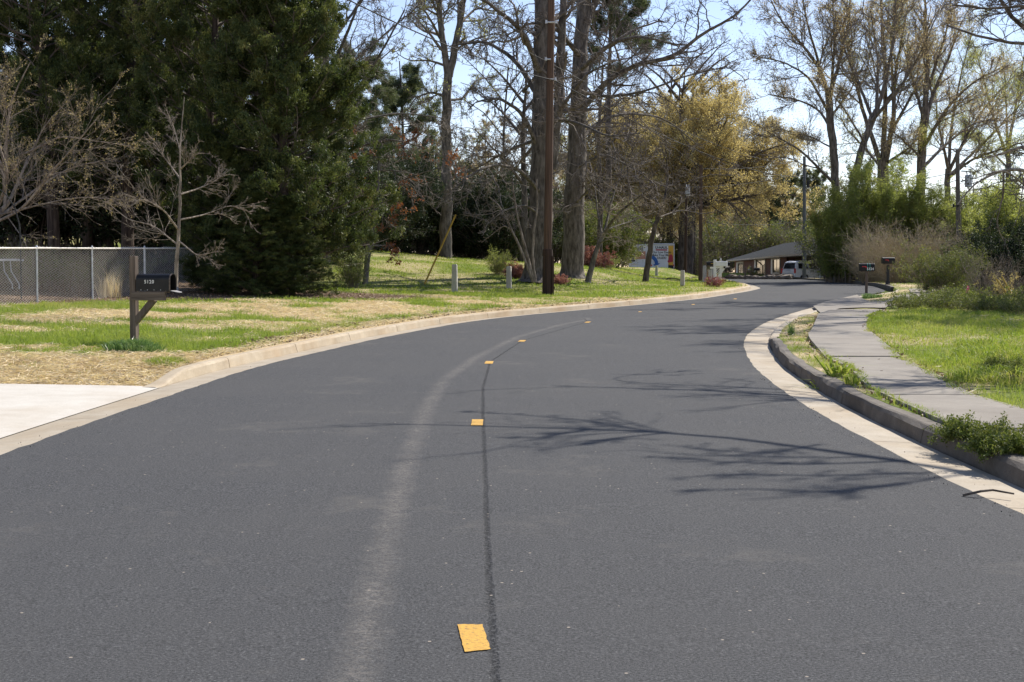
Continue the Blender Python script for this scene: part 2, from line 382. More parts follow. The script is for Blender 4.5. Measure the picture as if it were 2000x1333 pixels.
def pix_curve(pts):
    q = np.array([gr(*p) for p in pts]); q = q[np.argsort(q[:, 1])]; return q[:, 1], q[:, 0]
TY, TX = pix_curve([(690,1333),(735,1150),(787,930),(833,800),(868,745),(930,700),(1010,660),(1090,637),(1150,625)])
SY, SX = pix_curve([(967,1333),(957,1180),(951,1050),(946,900),(943,820),(943,760),(957,709),(1020,667),(1148,630)])
ys = np.concatenate([np.arange(-20, 4, 2), np.arange(4, 62, .2), np.arange(62, 330, 1)])
t = np.linspace(0, 1, 29)[None]
RX = XL(ys)[:, None]*(1-t)+XR(ys)[:, None]*t; RY = np.repeat(ys[:, None], 29, 1)
jit = (vn(ys, ys*0, 6, 3)-.5)*.035*(ys < 60); RX[:, 0] -= .02+jit; RX[:, -1] += .02+(vn(ys, ys*0, 5, 8)-.5)*.04*(ys < 60)
V, Q = grid_mesh(RX, RY, np.repeat((g(ys)+.012)[:, None], 29, 1))
tk = RX-np.interp(ys, TY, TX)[:, None]; tk[ys > TY[-1]+1] = 9
sm = RX-np.interp(ys, SY, SX)[:, None]; sm[ys > 34] = 9
me = mesh_np('road', V, [Q], {'track': tk.ravel(), 'seam': sm.ravel(), 'lat': (RX-np.interp(ys, SY, SX)[:, None]).ravel()}, True)
road = tag(obj('road', me, m_asphalt()), kind='structure')
def m_yellow():
    m, nt, b, n, l = newmat('worn_yellow_paint'); p = wpos(nt)
    f = noise(nt, p, 48, 6, .8)
    l.new(ramp(nt, f, [(.36, (.08, .07, .05)), (.43, (.46, .25, .03)), (.62, (.62, .35, .04))]), b.inputs['Base Color'])
    b.inputs['Roughness'].default_value = .75; bump(nt, f, b, .4, .004); return m
myel = m_yellow()
def mark(q):
    P = [gr(*p)+[0, 0, .0165] for p in q]; out = []
    for a, b in zip(P, P[1:]+P[:1]):
        m = 12
        for i in range(m): out.append(a+(b-a)*(i/m)+np.array([RN.normal(0, .0010), RN.normal(0, .0022), 0]))
    obj('centre_mark', mesh_np('centre_mark', np.array(out), [np.arange(len(out))[None]]), myel, road)
mark([(908,1283),(958,1278),(942,1229),(893,1229)]); mark([(920,835),(943,835),(944,823),(922,823)])
mark([(946,713),(962,713),(964,708),(949,708)]); mark([(1011,669.5),(1024,669.5),(1028,666.5),(1016,666.5)])
mark([(1141,632),(1150,632),(1155,630),(1146,630)])
for x, y in ((1250,610.5),(1354,596),(1436,585)): mark([(x-4,y+.6),(x+2,y+.6),(x+4,y-.5),(x-2,y-.5)])
# ---------------- concrete
def m_conc(name, c1, c2, stain, s=3, rough=.85, amt=.5, b_=.25):
    m, nt, b, n, l = newmat(name); p = wpos(nt)
    f = noise(nt, p, s, 6, .7); f2 = noise(nt, p, 60, 3, .7); f3 = noise(nt, p, .9, 4, .6)
    c = ramp(nt, f, [(.3, c1), (.7, c2)]); c = mixc(nt, mapr(nt, f3, .45, .68, 0, amt), c, stain)
    c = mixc(nt, mapr(nt, f2, .35, .65, 0, .3), c, tuple(x*.6 for x in c1))
    l.new(c, b.inputs['Base Color']); b.inputs['Roughness'].default_value = rough; bump(nt, f2, b, b_, .008); return m
M['c_new'] = m_conc('new_concrete', (.50, .46, .39), (.60, .565, .50), (.42, .34, .24), amt=.45)
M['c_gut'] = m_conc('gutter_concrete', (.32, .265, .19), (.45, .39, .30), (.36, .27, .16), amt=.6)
M['c_tan'] = m_conc('clay_stained_kerb', (.36, .285, .19), (.50, .42, .30), (.38, .26, .14), amt=.7)
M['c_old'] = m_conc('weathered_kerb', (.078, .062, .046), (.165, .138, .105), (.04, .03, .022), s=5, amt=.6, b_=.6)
M['c_walk'] = m_conc('old_walk_concrete', (.175, .15, .12), (.26, .23, .185), (.11, .085, .06), s=2.5, amt=.5)
def edge_strip(name, side, y0, y1, prof, mat, seg=3.05, gap=.012, hfun=None, wob=0):
    parts = []; y = y0
    while y < y1:
        ye = min(y+seg-gap, y1); n = max(2, int((ye-y)/.3)+1) if y < 70 else 5
        yy = np.linspace(y, ye, n); E = XL(yy) if side < 0 else XR(yy); H = hfun(yy) if hfun else np.ones(n)
        cols = []
        for o, z, hz in prof:
            wb = (vn(yy, yy*0, 2.2, 7+hz)-.5)*wob
            cols.append(np.stack([E+side*(o+wb), yy, g(yy)+z+hz*H*(1+wb*1.5)], -1))
        G = np.stack(cols, 1); V, Q = grid_mesh(G[..., 0], G[..., 1], G[..., 2])
        k = len(prof); V2 = [V]; caps = np.array([list(range(k)), list(range((n-1)*k, n*k))[::-1]])
        parts.append((V, Q, caps)); y += seg
    Vs = []; Qs = []; Cs = []; c = 0
    for V, Q, cp in parts: Vs.append(V); Qs.append(Q+c); Cs.append(cp+c); c += len(V)
    o = obj(name, mesh_np(name, np.concatenate(Vs), [np.concatenate(Qs), np.concatenate(Cs)]), mat)
    return tag(o, kind='structure')
gut = [(0, -.15, 0), (0, .006, 0), (.2, .0, 0), (.452, -.014, 0), (.452, -.15, 0)]
krb = [(.455, -.15, 0), (.455, -.008, 0), (.475, -.008, .8), (.49, -.004, .97), (.515, 0, 1), (.60, 0, 1), (.625, 0, .97), (.64, 0, .7), (.64, -.15, 0)]
hl = lambda y: .12*sst(16.2, 17.6, y)+.004
def hr(y): return .135*(1-sst(23.4, 25.2, y)+sst(62, 66, y))*.98+.05*sst(23.4, 25.2, y)*(1-sst(62, 66, y))
edge_strip('gutter', -1, 7, 200, gut, M['c_gut'], 3.05)
edge_strip('gutter', 1, -16, 55, gut, M['c_gut'], 3.05)
edge_strip('kerb', -1, 16.2, 200, krb, M['c_tan'], 3.05, .02, hl, .02)
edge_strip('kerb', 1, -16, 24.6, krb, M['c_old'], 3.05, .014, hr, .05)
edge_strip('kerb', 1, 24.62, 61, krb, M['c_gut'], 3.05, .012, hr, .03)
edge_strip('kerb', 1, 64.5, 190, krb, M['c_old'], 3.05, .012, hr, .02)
# driveway apron at the left
ys = np.arange(7, 16.56, .3); ds = np.array([0, .3, .7, 1.2, 2, 3, 4.5, 6, 9, 13, 18])
DX = (XL(ys)-.453)[:, None]-ds[None]; DY = np.repeat(ys[:, None], len(ds), 1)
DZ = g(DY)+.004+.016*ds[None]-.012*sst(.3, 0, ds)[None]
V, Q = grid_mesh(DX, DY, DZ); tag(obj('driveway', mesh_np('driveway', V, [Q[:, ::-1]], smooth=True), M['c_new']), kind='structure')
# pavement slabs on the right
def curve_px(pts):
    q = np.array([gp(*p) for p in pts]); q = q[np.argsort(q[:, 1])]; return q
WL = curve_px([(1988,864),(1850,831),(1751,786),(1700,762),(1661,720),(1616,702),(1586,669),(1580,660),(1592,642),(1600,620),(1640,606)])
WR = curve_px([(2000,807),(1895,777),(1868,763),(1841,744),(1781,714),(1757,702),(1700,655),(1695,639),(1700,618),(1729,606)])
wl = lambda y: np.interp(y, WL[:, 1], WL[:, 0], left=None); wr = lambda y: np.interp(y, WR[:, 1], WR[:, 0])
def ext(y, W):
    s = (W[2, 0]-W[0, 0])/(W[2, 1]-W[0, 1]); return np.where(y < W[0, 1], W[0, 0]+s*(y-W[0, 1]), np.interp(y, W[:, 1], W[:, 0]))
joints = [6.0, 8.5, 11.0] + sorted([gp(1800, 778)[1], gp(1650, 701)[1], gp(1650, 655)[1], gp(1650, 619)[1]]) + [gp(1690, 606)[1]]
parts = []; n0 = 0; Vs = []; Qs = []; Fs = []
for a, b in zip(joints[:-1], joints[1:]):
    yy = np.concatenate([[a+.012, a+.02], np.linspace(a+.3, b-.3, 6), [b-.02, b-.012]]); tt = np.array([0, .004, .2, .4, .6, .8, .996, 1])
    x0 = ext(yy, WL)-.03; x1 = ext(yy, WR)+.03; mid = (x0+x1)/2
    X = x0[:, None]*(1-tt)+x1[:, None]*tt; Y = np.repeat(yy[:, None], 8, 1)
    Z = (terr(np.maximum(mid, XR(yy)+1.2), yy))[:, None]+.035+.0*X+(np.arange(8)%7 == 0)*(-.07)
    tilt = RN.normal(0, .004); Z = Z+(yy[:, None]-a)*tilt*.5
    Z[0] -= .05; Z[-1] -= .05
    V, Q = grid_mesh(X, Y, Z); Vs.append(V); Qs.append(Q+n0); n0 += len(V)
tag(obj('pavement', mesh_np('pavement', np.concatenate(Vs), [np.concatenate(Qs)]), M['c_walk']), kind='structure')
def sheet(name, pts, mat, dz=.03, off=None):
    bm = bmesh.new(); vs = [bm.verts.new(gp(*p)) for p in pts]; bm.faces.new(vs)
    bmesh.ops.triangulate(bm, faces=bm.faces[:])
    for _ in range(6):
        e = [e for e in bm.edges if e.calc_length() > .7]
        if not e: break
        bmesh.ops.subdivide_edges(bm, edges=e, cuts=1, use_grid_fill=False); bmesh.ops.triangulate(bm, faces=[f for f in bm.faces if len(f.verts) > 3])
    for v in bm.verts: v.co.z = float(terr(max(v.co.x, float(XR(v.co.y))+.64), v.co.y))+dz
    me = bpy.data.meshes.new(name); bmesh.ops.recalc_face_normals(bm, faces=bm.faces)
    if sum(f.normal.z for f in bm.faces) < 0: bmesh.ops.reverse_faces(bm, faces=bm.faces)
    bm.to_mesh(me); bm.free(); return tag(obj(name, me, mat), kind='structure')
sheet('driveway', [(1588,611),(1612,601.5),(1645,593.5),(1674,586),(1700,592),(1728,590),(1752,579),(1779,572),(1775,565.5),(1800,565.5),(1832,567),(1826,575),(1789,588),(1733,601),(1729,604.5),(1640,605),(1604,615)], M['c_walk'], .032)
sheet('path', [(1672,553.5),(1700,553.2),(1738,556.5),(1762,562.5),(1735,562.5),(1712,556.5)], M['c_walk'], .04)
sheet('driveway', [(1560,546.6),(1600,548),(1612,546.5),(1590,545.6)], M['c_new'], .03)
# ---------------- grass, straw and litter strands
def inside_walk(x, y): return ((x > ext(y, WL)+.02) & (x < ext(y, WR)-.02) & (y < WL[-1, 1]+.2)) | ((y > 34) & (y < 62) & (dist_r(x, y) > -.1) & (dist_r(x, y) < 2.1) & ~((np.hypot(x-12.9, (y-50)) < 1.2)))
def scatter(n, side, y0, y1, d0, d1, rng, pw=1):
    y = y0+(y1-y0)*rng.random(n)**pw; d = d0+(d1-d0)*rng.random(n)
    x = XL(y)-.63-d if side < 0 else XR(y)+.63+d
    return x, y
def gz(x, y): return terr(x, y)+(fbm(x, y, 1.3, 20)-.5)*.05*(((dist_l(x, y) > .3) & (y > 17)) | (dist_r(x, y) > .3))
def blades(name, x, y, h, wd, rng, tint=None, lean=.5, z=None, kind='stuff', mat='grass', parent=None, loc=None):
    n = len(x); z = gz(x, y)-.01 if z is None else z
    a = rng.random(n)*6.283; q = np.stack([np.cos(a), np.sin(a), 0*a], 1)
    b = rng.random(n)*6.283; l = np.stack([np.cos(b), np.sin(b), 0*b], 1)*(h*lean*rng.random(n)*1.4)[:, None]
    base = np.stack([x, y, z], 1); up = np.array([[0, 0, 1.]])
    m = base+up*(h*.6)[:, None]+l*.35; tp = base+up*(h*(1-.25*lean))[:, None]+l
    ww = wd[:, None] if np.ndim(wd) else wd
    V = np.stack([base-q*ww*.5, base+q*ww*.5, m+q*ww*.4, m-q*ww*.4, tp], 1)
    if loc is not None: V = V-np.array(loc)
    V = V.reshape(-1, 3); i = np.arange(n)[:, None]*5
    tint = rng.random(n) if tint is None else tint
    me = mesh_np(name, V, [i+np.array([[0, 1, 2, 3]]), i+np.array([[3, 2, 4]])], {'tint': np.repeat(tint, 5)})
    o = obj(name, me, M[mat], parent, loc); return o
rg = np.random.default_rng(11)
SC = []
for (n, s, y0, y1, d0, d1, h, wd) in [(60000,-1,16.7,22,0,9,.085,.006),(95000,-1,22,34,0,12,.085,.008),(80000,-1,34,48,0,16,.09,.013),(60000,-1,48,75,0,18,.085,.022),(26000,-1,75,100,0,26,.085,.035),
        (60000,1,7,20,0,5.2,.085,.006),(110000,1,20,38,1.2,10,.10,.009),(16000,1,20,36,0,1.3,.06,.007),(30000,1,38,62,0,8,.12,.015),(9000,1,62,130,0,6,.08,.03),(8000,-1,100,150,0,8,.08,.04)]:
    x, y = scatter(n, s, y0, y1, d0, d1, rg); st = w_straw(x, y); li = w_litter(x, y)
    cl = sst(.3, .6, fbm(x, y, 3.1, 31))
    keep = (rg.random(n) > np.maximum(st*.9, li)) & (rg.random(n) < .45+.55*cl)
    if s > 0: keep &= ~inside_walk(x, y) & ~((y > 105) & (np.abs(x-27) < 4))
    x, y, st, cl = x[keep], y[keep], st[keep], cl[keep]; k = len(x)
    hh = h*(.4+.9*rg.random(k)**1.3)*(.55+.8*cl)*(1-.35*st)
    ti = np.clip(rg.random(k)*.6+.45*st+.30*sst(.45, .7, fbm(x, y, .5, 33)), 0, 1)
    if s > 0 and y0 >= 20: ti = np.clip(ti+.12, 0, 1)
    SC.append((x, y, hh, wd*(.7+.6*rg.random(k)), ti))
for jy, dens in ((joints[-6], 900), (joints[-5], 1), (joints[-4], 160), (joints[-3], 700), (joints[-2], 60)):
    n = int(dens); t_ = rg.random(n)*1.04-.02; y = jy+rg.normal(0, .022, n); x = ext(y, WL)*(1-t_)+ext(y, WR)*t_; q = sst(.35, .6, vn(x, y, 2.5, 44)) > rg.random(n)*.8
    if dens == 160: q &= t_ < .45
    x, y = x[q], y[q]; SC.append((x, y, .025+.05*rg.random(len(x)), .009+0*x, .35+.6*rg.random(len(x))))
for s_ in (0, 1):                                    # ragged turf creeping over the pavement edges
    n = 9000; y = 9+26*rg.random(n); W_ = (WL, WR)[s_]; x = ext(y, W_)+(rg.random(n)**2*.10+.0*n)*(1 if s_ == 0 else -1)*sst(.35, .7, vn(y, y*0, 1.7, 50+s_)); SC.append((x, y, .03+.05*rg.random(n), .009+0*x, .3+.7*rg.random(n)))
x, y, hh, wd, ti = [np.concatenate([s[i] for s in SC]) for i in range(5)]
tag(blades('grass', x, y, hh, wd, rg, ti, .8), kind='stuff')
def strands(name, x, y, L, wd, mat, rng, lift=.03, flat=.25):
    n = len(x); z = gz(x, y)+lift*rng.random(n); a = rng.random(n)*6.283
    d = np.stack([np.cos(a), np.sin(a), flat*rng.standard_normal(n)], 1)
    V, Q, t = diamonds(np.stack([x, y, z], 1), d, L, wd, rng)
    return tag(obj(name, mesh_np(name, V, [Q], {'tint': t}), M[mat]), kind='stuff')
xs, ys_ = [], []
for (n, y0, y1, d0, d1) in [(60000,16.6,20.5,0,8),(40000,20,30,0,9),(80000,27,46,0,9)]:
    x, y = scatter(n, -1, y0, y1, d0, d1, rg); k = rg.random(n) < w_straw(x, y)**1.3*(1-w_litter(x, y)); xs.append(x[k]); ys_.append(y[k])
x, y = scatter(22000, 1, 7, 38, 0, 9, rg); k = (rg.random(len(x)) < w_straw(x, y)**2) & ~inside_walk(x, y); xs.append(x[k]); ys_.append(y[k])
x = np.concatenate(xs); y = np.concatenate(ys_)
strands('straw', x, y, .07+.14*rg.random(len(x)), .06, 'straw', rg, .045)
xs, ys_ = [], []
x, y = scatter(60000, -1, 24, 62, .5, 15, rg); k = rg.random(len(x)) < w_litter(x, y)*.8; xs.append(x[k]); ys_.append(y[k])
x, y = scatter(9000, -1, 16.8, 45, 0, .7, rg); k = rg.random(len(x)) < .5; xs.append(x[k]); ys_.append(y[k])
x, y = scatter(9000, 1, 10, 46, 0, 6, rg); k = rg.random(len(x)) < .35*w_straw(x, y); xs.append(x[k]); ys_.append(y[k])
yy = 12+24*rg.random(2500); sd_ = rg.random(2500) < .5; xx = np.where(sd_, ext(yy, WL), ext(yy, WR))+rg.normal(0, .05, 2500); xs.append(xx); ys_.append(yy)
x = 24*rg.random(9000)+8; y = 38+30*rg.random(9000); k = rg.random(9000) < w_litter(x, y); xs.append(x[k]); ys_.append(y[k])
x = np.concatenate(xs); y = np.concatenate(ys_)
strands('leaf_litter', x, y, .025+.04*rg.random(len(x)), .55, 'litter', rg, .025, .4)

n = 900; y = 8+30*rg.random(n)**1.3; s_ = rg.random(n) < .5; off_ = rg.exponential(.07, n)-.08
x = np.where(s_, XL(y)-off_, XR(y)+off_); d_ = np.stack([rg.standard_normal(n), rg.standard_normal(n), rg.standard_normal(n)*.5], 1)
V, Q, t = diamonds(np.stack([x, y, g(y)+.017], 1), d_, .005+.007*rg.random(n), .8, rg)
tag(obj('asphalt_crumbs', mesh_np('asphalt_crumbs', V, [Q], {'tint': t*.3}), pm('asphalt_crumb', (.03, .03, .03), (.07, .066, .06), 20, .9)), kind='stuff')
# ---------------- trees
def emit(parts, k, lo, hi, rough=0, rng=None):
    return cat_parts([tubes(P, R, sd, rough if i == 0 else 0, rng) for i, (P, R, sd) in enumerate(parts[lo:hi])])
def make_parts(P, R, L, levels, rng, sides0=12):
    parts = [(P, R, sides0)]
    for lv in levels:
        lv = dict(lv); sd = lv.pop('sides', 3)
        P, R, L = spawn(P, R, L, rng, **lv); parts.append((P, R, sd))
    return parts
def straight(h, r0, r1, rng, S=14, wig=.03, lean=(0, 0)):
    P, R = grow(np.zeros((1, 3)), np.array([[lean[0], lean[1], 1.]]), np.array([h]), np.array([r0]), np.array([r1]), S, wig, .04, rng)
    return P, R, np.array([h])
def flare(P, R, n=3, amt=.8):
    R = R.copy(); S1 = R.shape[1]
    # insert extra low stations for a flared base
    t = np.array([0, .12, .3, .6]); a = P[:1, 0:1]*(1-t[None, :, None])+P[:1, 1:2]*t[None, :, None]
    f = 1+amt*np.exp(-np.arange(4)*1.0)
    r = (R[:1, :1]*(1-t[None])+R[:1, 1:2]*t[None])*f[None]
    return np.concatenate([a, P[:1, 1:]], 1), np.concatenate([r, R[:1, 1:]], 1)
class Tree:
    """trunk mesh, crown mesh and leaf mesh made once; place() links them under an Empty"""
    def __init__(s, name, parts, ntrunk, bark, twig, leaf=None, leafmat_=None, rng=None, leafname='leaves', fl=None):
        s.name = name; s.me = []
        tp = [tubes(P, R, sd, .05 if i == 0 else 0, rng) for i, (P, R, sd) in enumerate(parts[:ntrunk])]
        if fl:
            P, R = flare(parts[0][0][:1], parts[0][1][:1], amt=fl); v, q = tubes(P, R*.995, 14, .06, rng); tp.append((v, q))
        V, Q = cat_parts(tp); s.me.append(('trunk', mesh_np('trunk', V, [Q], smooth=True), bark))
        if len(parts) > ntrunk:
            V, Q = cat_parts([tubes(P, R, sd) for P, R, sd in parts[ntrunk:]])
            s.me.append(('crown', mesh_np('crown', V, [Q]), twig))
        if leaf is not None:
            V, Q, t = leaf; s.me.append((leafname, mesh_np(leafname, V, [Q], {'tint': t}), leafmat_))
    def place(s, loc, label=None, cat='tree', group=None, rz=0, sc_=1, name=None):
        e = empty(name or s.name, loc, label, cat, group, rz); e.scale = (sc_,)*3 if np.ndim(sc_) == 0 else sc_
        for n, me, m in s.me: obj(n, me, m, e)
        return e
LV_OAK = [dict(k=11, t0=.15, ang=.95, lf=.42, rf=.5, S=7, wig=.24, trop=.02, sides=6),
          dict(k=8, t0=.15, ang=.9, lf=.48, rf=.5, S=5, wig=.26, trop=.02, sides=4, rmin=.012),
          dict(k=7, t0=.1, ang=.9, lf=.52, rf=.6, S=4, wig=.28, trop=0, sides=3, rmin=.007)]
# --- generic background trees (meshes shared by their copies)
def gen_bare(seed, h, r, lv, bark, twig, lim=9, leafn=0, lm=None, t0=.35, size=.09, S=14, top=.25, ang=.75, lf=.42, jit=.05, trop=.1):
    rng = np.random.default_rng(seed); P, R, L = straight(h, r, r*top, rng, S, .035)
    P1, R1, L1 = spawn(P, R, L, rng, k=lim, t0=t0, ang=ang, lf=lf, rf=.62, S=8, wig=.14, trop=trop, rmin=.03, end=.3)
    parts = [(P, R, 10), (P1, R1, 6)]; Pn, Rn, Ln = P1, R1, L1
    for l_ in lv:
        l_ = dict(l_); sd = l_.pop('sides', 3); Pn, Rn, Ln = spawn(Pn, Rn, Ln, rng, **l_); parts.append((Pn, Rn, sd))
    lf_ = leaves(Pn, leafn, size, rng, jit) if leafn else None
    return Tree('bare_tree', parts, 2, bark, twig, lf_, lm, rng, 'buds')
LV_BG = [dict(k=10, t0=.12, ang=.8, lf=.48, rf=.5, S=5, wig=.2, trop=.06, sides=4, rmin=.02),
         dict(k=10, t0=.1, ang=.8, lf=.5, rf=.55, S=4, wig=.22, trop=.04, sides=3, rmin=.014),
         dict(k=6, t0=.1, ang=.8, lf=.6, rf=.7, S=2, wig=.2, trop=.02, sides=3, rmin=.013)]
BG = [gen_bare(101, 15, .2, LV_BG, M['bark_dark'], M['twig_brown'], 12, 9000, M['budbrown'], .2, .13),
      gen_bare(102, 16, .24, LV_BG, M['bark_dark'], M['twig'], 13, 9000, M['budgreen'], .25, .13, ang=.9),
      gen_bare(103, 13, .17, LV_BG, M['bark_dark'], M['twig_brown'], 13, 0, None, .15, ang=.85)]
def gen_pine(seed, h=17, n=44, t0=.25, nl=110000):
    rng = np.random.default_rng(seed); P, R, L = straight(h, .26, .05, rng, 14, .02)
    P1, R1, L1 = spawn(P, R, L, rng, k=n, t0=t0, ang=1.3, lf=.30, rf=.35, S=6, wig=.12, trop=.06, rmin=.02, fall=.75)
    P2, R2, L2 = spawn(P1, R1, L1, rng, k=9, t0=.3, ang=.7, lf=.4, rf=.5, S=3, wig=.2, trop=.1, rmin=.012)
    P3, R3, L3 = spawn(P2, R2, L2, rng, k=5, t0=.15, ang=.7, lf=.6, rf=.6, S=2, wig=.2, trop=.12, rmin=.008)
    lf_ = leaves(P3, nl, .26, rng, .12, .12, .3, tmin=.1)
    return Tree('pine_tree', [(P, R, 9), (P1, R1, 4), (P2, R2, 3), (P3, R3, 3)], 1, M['bark_dark'], M['twig_dark'], lf_, M['pine'], rng, 'needles')
PINE = [gen_pine(111), gen_pine(112, 20, 30, .6, 80000)]
rb = np.random.default_rng(5)
GW = 'trees of the far wood behind the lawn and the road'
LW = ['grey-brown bare tree of the far wood, russet buds on its twigs', 'dark-trunked tree of the far wood, hazed with pale green new buds', 'leafless brushy tree of the far wood, all fine brown twigs']
# left and middle wood
for px in np.arange(-60, 1470, 36):
    Y = 108+rb.random()*34; k = int(rb.integers(0, 3)); s_ = .52+.34*rb.random()
    if px > 1140: Y = 158+rb.random()*25; s_ *= 1.25
    if px > 1365: Y = 212+rb.random()*20
    BG[k].place(gd(px+rb.normal(0, 12), Y)-[0, 0, .2], LW[k], 'tree', GW, rb.random()*6.28, s_)
for px in list(np.arange(640, 1180, 34))+list(np.arange(1180, 1700, 26)):
    Y = 205+rb.random()*40; k = int(rb.integers(0, 3)); s_ = .9+.4*rb.random()+(-.1 if px < 1180 else -.15)
    BG[k].place(gd(px+rb.normal(0, 9), Y)-[0, 0, .2], LW[k], 'tree', GW, rb.random()*6.28, s_)
for px in np.arange(1700, 2120, 42):
    Y = 125+rb.random()*40; k = int(rb.integers(0, 3)); s_ = .45+.25*rb.random()
    BG[k].place(gd(px+rb.normal(0, 9), Y)-[0, 0, .2], LW[k], 'tree', GW, rb.random()*6.28, s_)
for i, (px, Y, s_, k, lab) in enumerate([(705, 92, .80, 0, 'grey-green pine just right of the big cedar, behind the leaning trunk'), (790, 104, .82, 0, 'pine with flat layered boughs left of the forked tree'),
      (845, 128, .58, 0, 'shorter hazy pine close behind the forked tree'), (1185, 120, 1.3, 1, 'tall pine whose needles show behind the second oak'), (985, 140, .6, 0, 'dim pine left of the big oak and utility pole'),
      (60, 80, 1.0, 0, 'dark pine behind the fence at the far left'), (255, 78, 1.1, 1, 'dark pine rising behind the cedars'), (450, 84, 1.2, 0, 'pine whose top fills the gap left of the big cedar'), (1530, 215, 1.0, 0, 'far pine against the sky above the brick house'), (1590, 235, .9, 1, 'far pine between the road pole and the bamboo')]):
    PINE[k].place(gd(px, Y)-[0, 0, .2], lab, 'tree', 'pines', i*1.3, s_)
# --- bushes
def bush(name, seed, rx, ry, h, nst, leafn, size, leaf, twig, asp=.5, k=(6, 5), up=.9, jit=.05, z0=.0, r0=.014, shape=1, wig=.16, S=6):
    rng = np.random.default_rng(seed); a = rng.random(nst)*6.283; q = np.sqrt(rng.random(nst))
    st = np.stack([np.cos(a)*rx*.35*q, np.sin(a)*ry*.35*q, 0*a], 1)
    d = np.stack([np.cos(a)*q*rx/h*shape, np.sin(a)*q*ry/h*shape, up+0*a], 1)
    L = h*(.6+.45*rng.random(nst))*np.sqrt(1+(q*.6)**2)
    P, R = grow(st, d, L, np.full(nst, r0), np.full(nst, r0*.3), S, wig, .0, rng)
    P1, R1, L1 = spawn(P, R, L, rng, k=k[0], t0=z0+.1, ang=.75, lf=.34, rf=.6, S=3, wig=.2, trop=.05, rmin=r0*.4)
    P2, R2, L2 = spawn(P1, R1, L1, rng, k=k[1], t0=.2, ang=.75, lf=.5, rf=.6, S=2, wig=.2, trop=.02, rmin=r0*.3)
    V, Q = cat_parts([tubes(P, R, 4), tubes(P1, R1, 3), tubes(P2, R2, 3)])
    out = [('stems', mesh_np('stems', V, [Q]), twig)]
    if leafn:
        V, Q, t = leaves(P2, leafn, size, rng, jit, asp); out.append(('leaves', mesh_np('leaves', V, [Q], {'tint': t}), leaf))
    T = Tree.__new__(Tree); T.name = name; T.me = out; return T
HOL = bush('evergreen_shrub', 301, 2.2, 1.8, 4.0, 60, 60000, .11, M['holly'], M['twig_dark'], .5, (8, 6), jit=.1, r0=.02)
UND = bush('woodland_shrub', 302, 2.0, 1.8, 3.0, 60, 5000, .09, M['shrubgreen'], M['twig_brown'], .5, (8, 7), jit=.08, r0=.014)
UNG = bush('woodland_shrub', 303, 2.0, 1.8, 3.2, 50, 26000, .10, M['shrubgreen'], M['twig_brown'], .5, (7, 6), jit=.1, r0=.014)
# --- cedars
def cedar(seed, H, rb_, zb, leafn, nl=95, shape=.75):
    rng = np.random.default_rng(seed); P, R, L = straight(H, .22, .04, rng, 14, .02)
    z = zb+(H-zb)*(np.arange(nl)/nl)**1.0; f = z/H*14; i = np.minimum(f.astype(int), 13); u = (f-i)[:, None]
    st = P[0][i]*(1-u)+P[0][i+1]*u; a = rng.random(nl)*6.283; tt = (z-zb)/(H-zb)
    ln = rb_*(1-tt**1.35)**shape*(.75+.4*rng.random(nl))*np.minimum(1, .85+tt*2.5)+.3
    d = np.stack([np.cos(a), np.sin(a), .05+.5*tt+.25*rng.random(nl)], 1)
    P1, R1 = grow(st, d, ln, np.full(nl, .035), np.full(nl, .008), 7, .1, .05, rng)
    P2, R2, L2 = spawn(P1, R1, ln, rng, k=9, t0=.25, ang=.8, lf=.38, rf=.5, S=4, wig=.18, trop=.14, rmin=.006)
    P3, R3, L3 = spawn(P2, R2, L2, rng, k=3, t0=.35, ang=.7, lf=.42, rf=.5, S=2, wig=.2, trop=.18, rmin=.004)
    n3 = len(P3); m = rng.integers(0, n3, leafn); t = rng.random(leafn)**.7*2; j = np.minimum(t.astype(int), 1); u = (t-j)[:, None]
    c = P3[m, j]*(1-u)+P3[m, j+1]*u; rad_ = .062*(1.2-u*.35)
    c = c+rng.standard_normal((leafn, 3))*rad_; tn = nrm(P3[m, 2]-P3[m, 0])
    V, Q, ti = diamonds(c, tn+rng.standard_normal((leafn, 3))*.55+np.array([0, 0, .35]), .085*(.6+.8*rng.random(leafn)), .34, rng)
    cl = rng.random(n3)[m]; ti = np.clip(.35*ti+.65*np.repeat(cl, 4), 0, 1)
    return Tree('cedar_tree', [(P, R, 9), (P1, R1, 4), (P2, R2, 3)], 1, M['bark_cedar'], M['twig_dark'], (V, Q, ti), M['cedar'], rng, 'foliage')
CED = [cedar(201, 12.2, 2.9, .15, 480000, 230, .9), cedar(202, 14, 3.6, 2.0, 240000, 100, .5)]
CED[0].place(gd(500, 40.4)-[0, 0, .1], 'low cedar at the left foot of the big one', 'tree', 'cedars', 1.1, (.5, .5, .26)); CED[0].place(gd(572, 41)-[0, 0, .1], 'low cedar at the right foot of the big one', 'tree', 'cedars', 2.5, (.46, .46, .24)); CED[0].place(gd(440, 42)-[0, 0, .1], 'young cedar between the fence end and the big one', 'tree', 'cedars', 3.9, (.55, .55, .36))
CED[0].place(gd(548, 42.5), 'big dense cedar right of the fence, green down to the ground', 'tree', 'cedars', .4, (1.06, 1.06, 1.0))
for px, Y, s_, rz, lab in [(395, 45, .92, 1.0, 'cedar behind the bare sapling and the wooden post mailbox'), (250, 47, 1.05, 2.2, 'cedar with a bare lower trunk above the middle of the fence'),
        (110, 46, 1.0, 4.0, 'dark cedar above the left fence posts'), (-30, 49, 1.05, 5.0, 'cedar cut by the left picture edge'), (330, 54, 1.2, .3, 'rear cedar between the two front ones'), (175, 56, 1.2, 3.3, 'rear cedar deep behind the fence'), (480, 52, 1.1, 2.9, 'rear cedar directly behind the big dense one')]:
    CED[1].place(gd(px, Y), lab, 'tree', 'cedars', rz, s_)
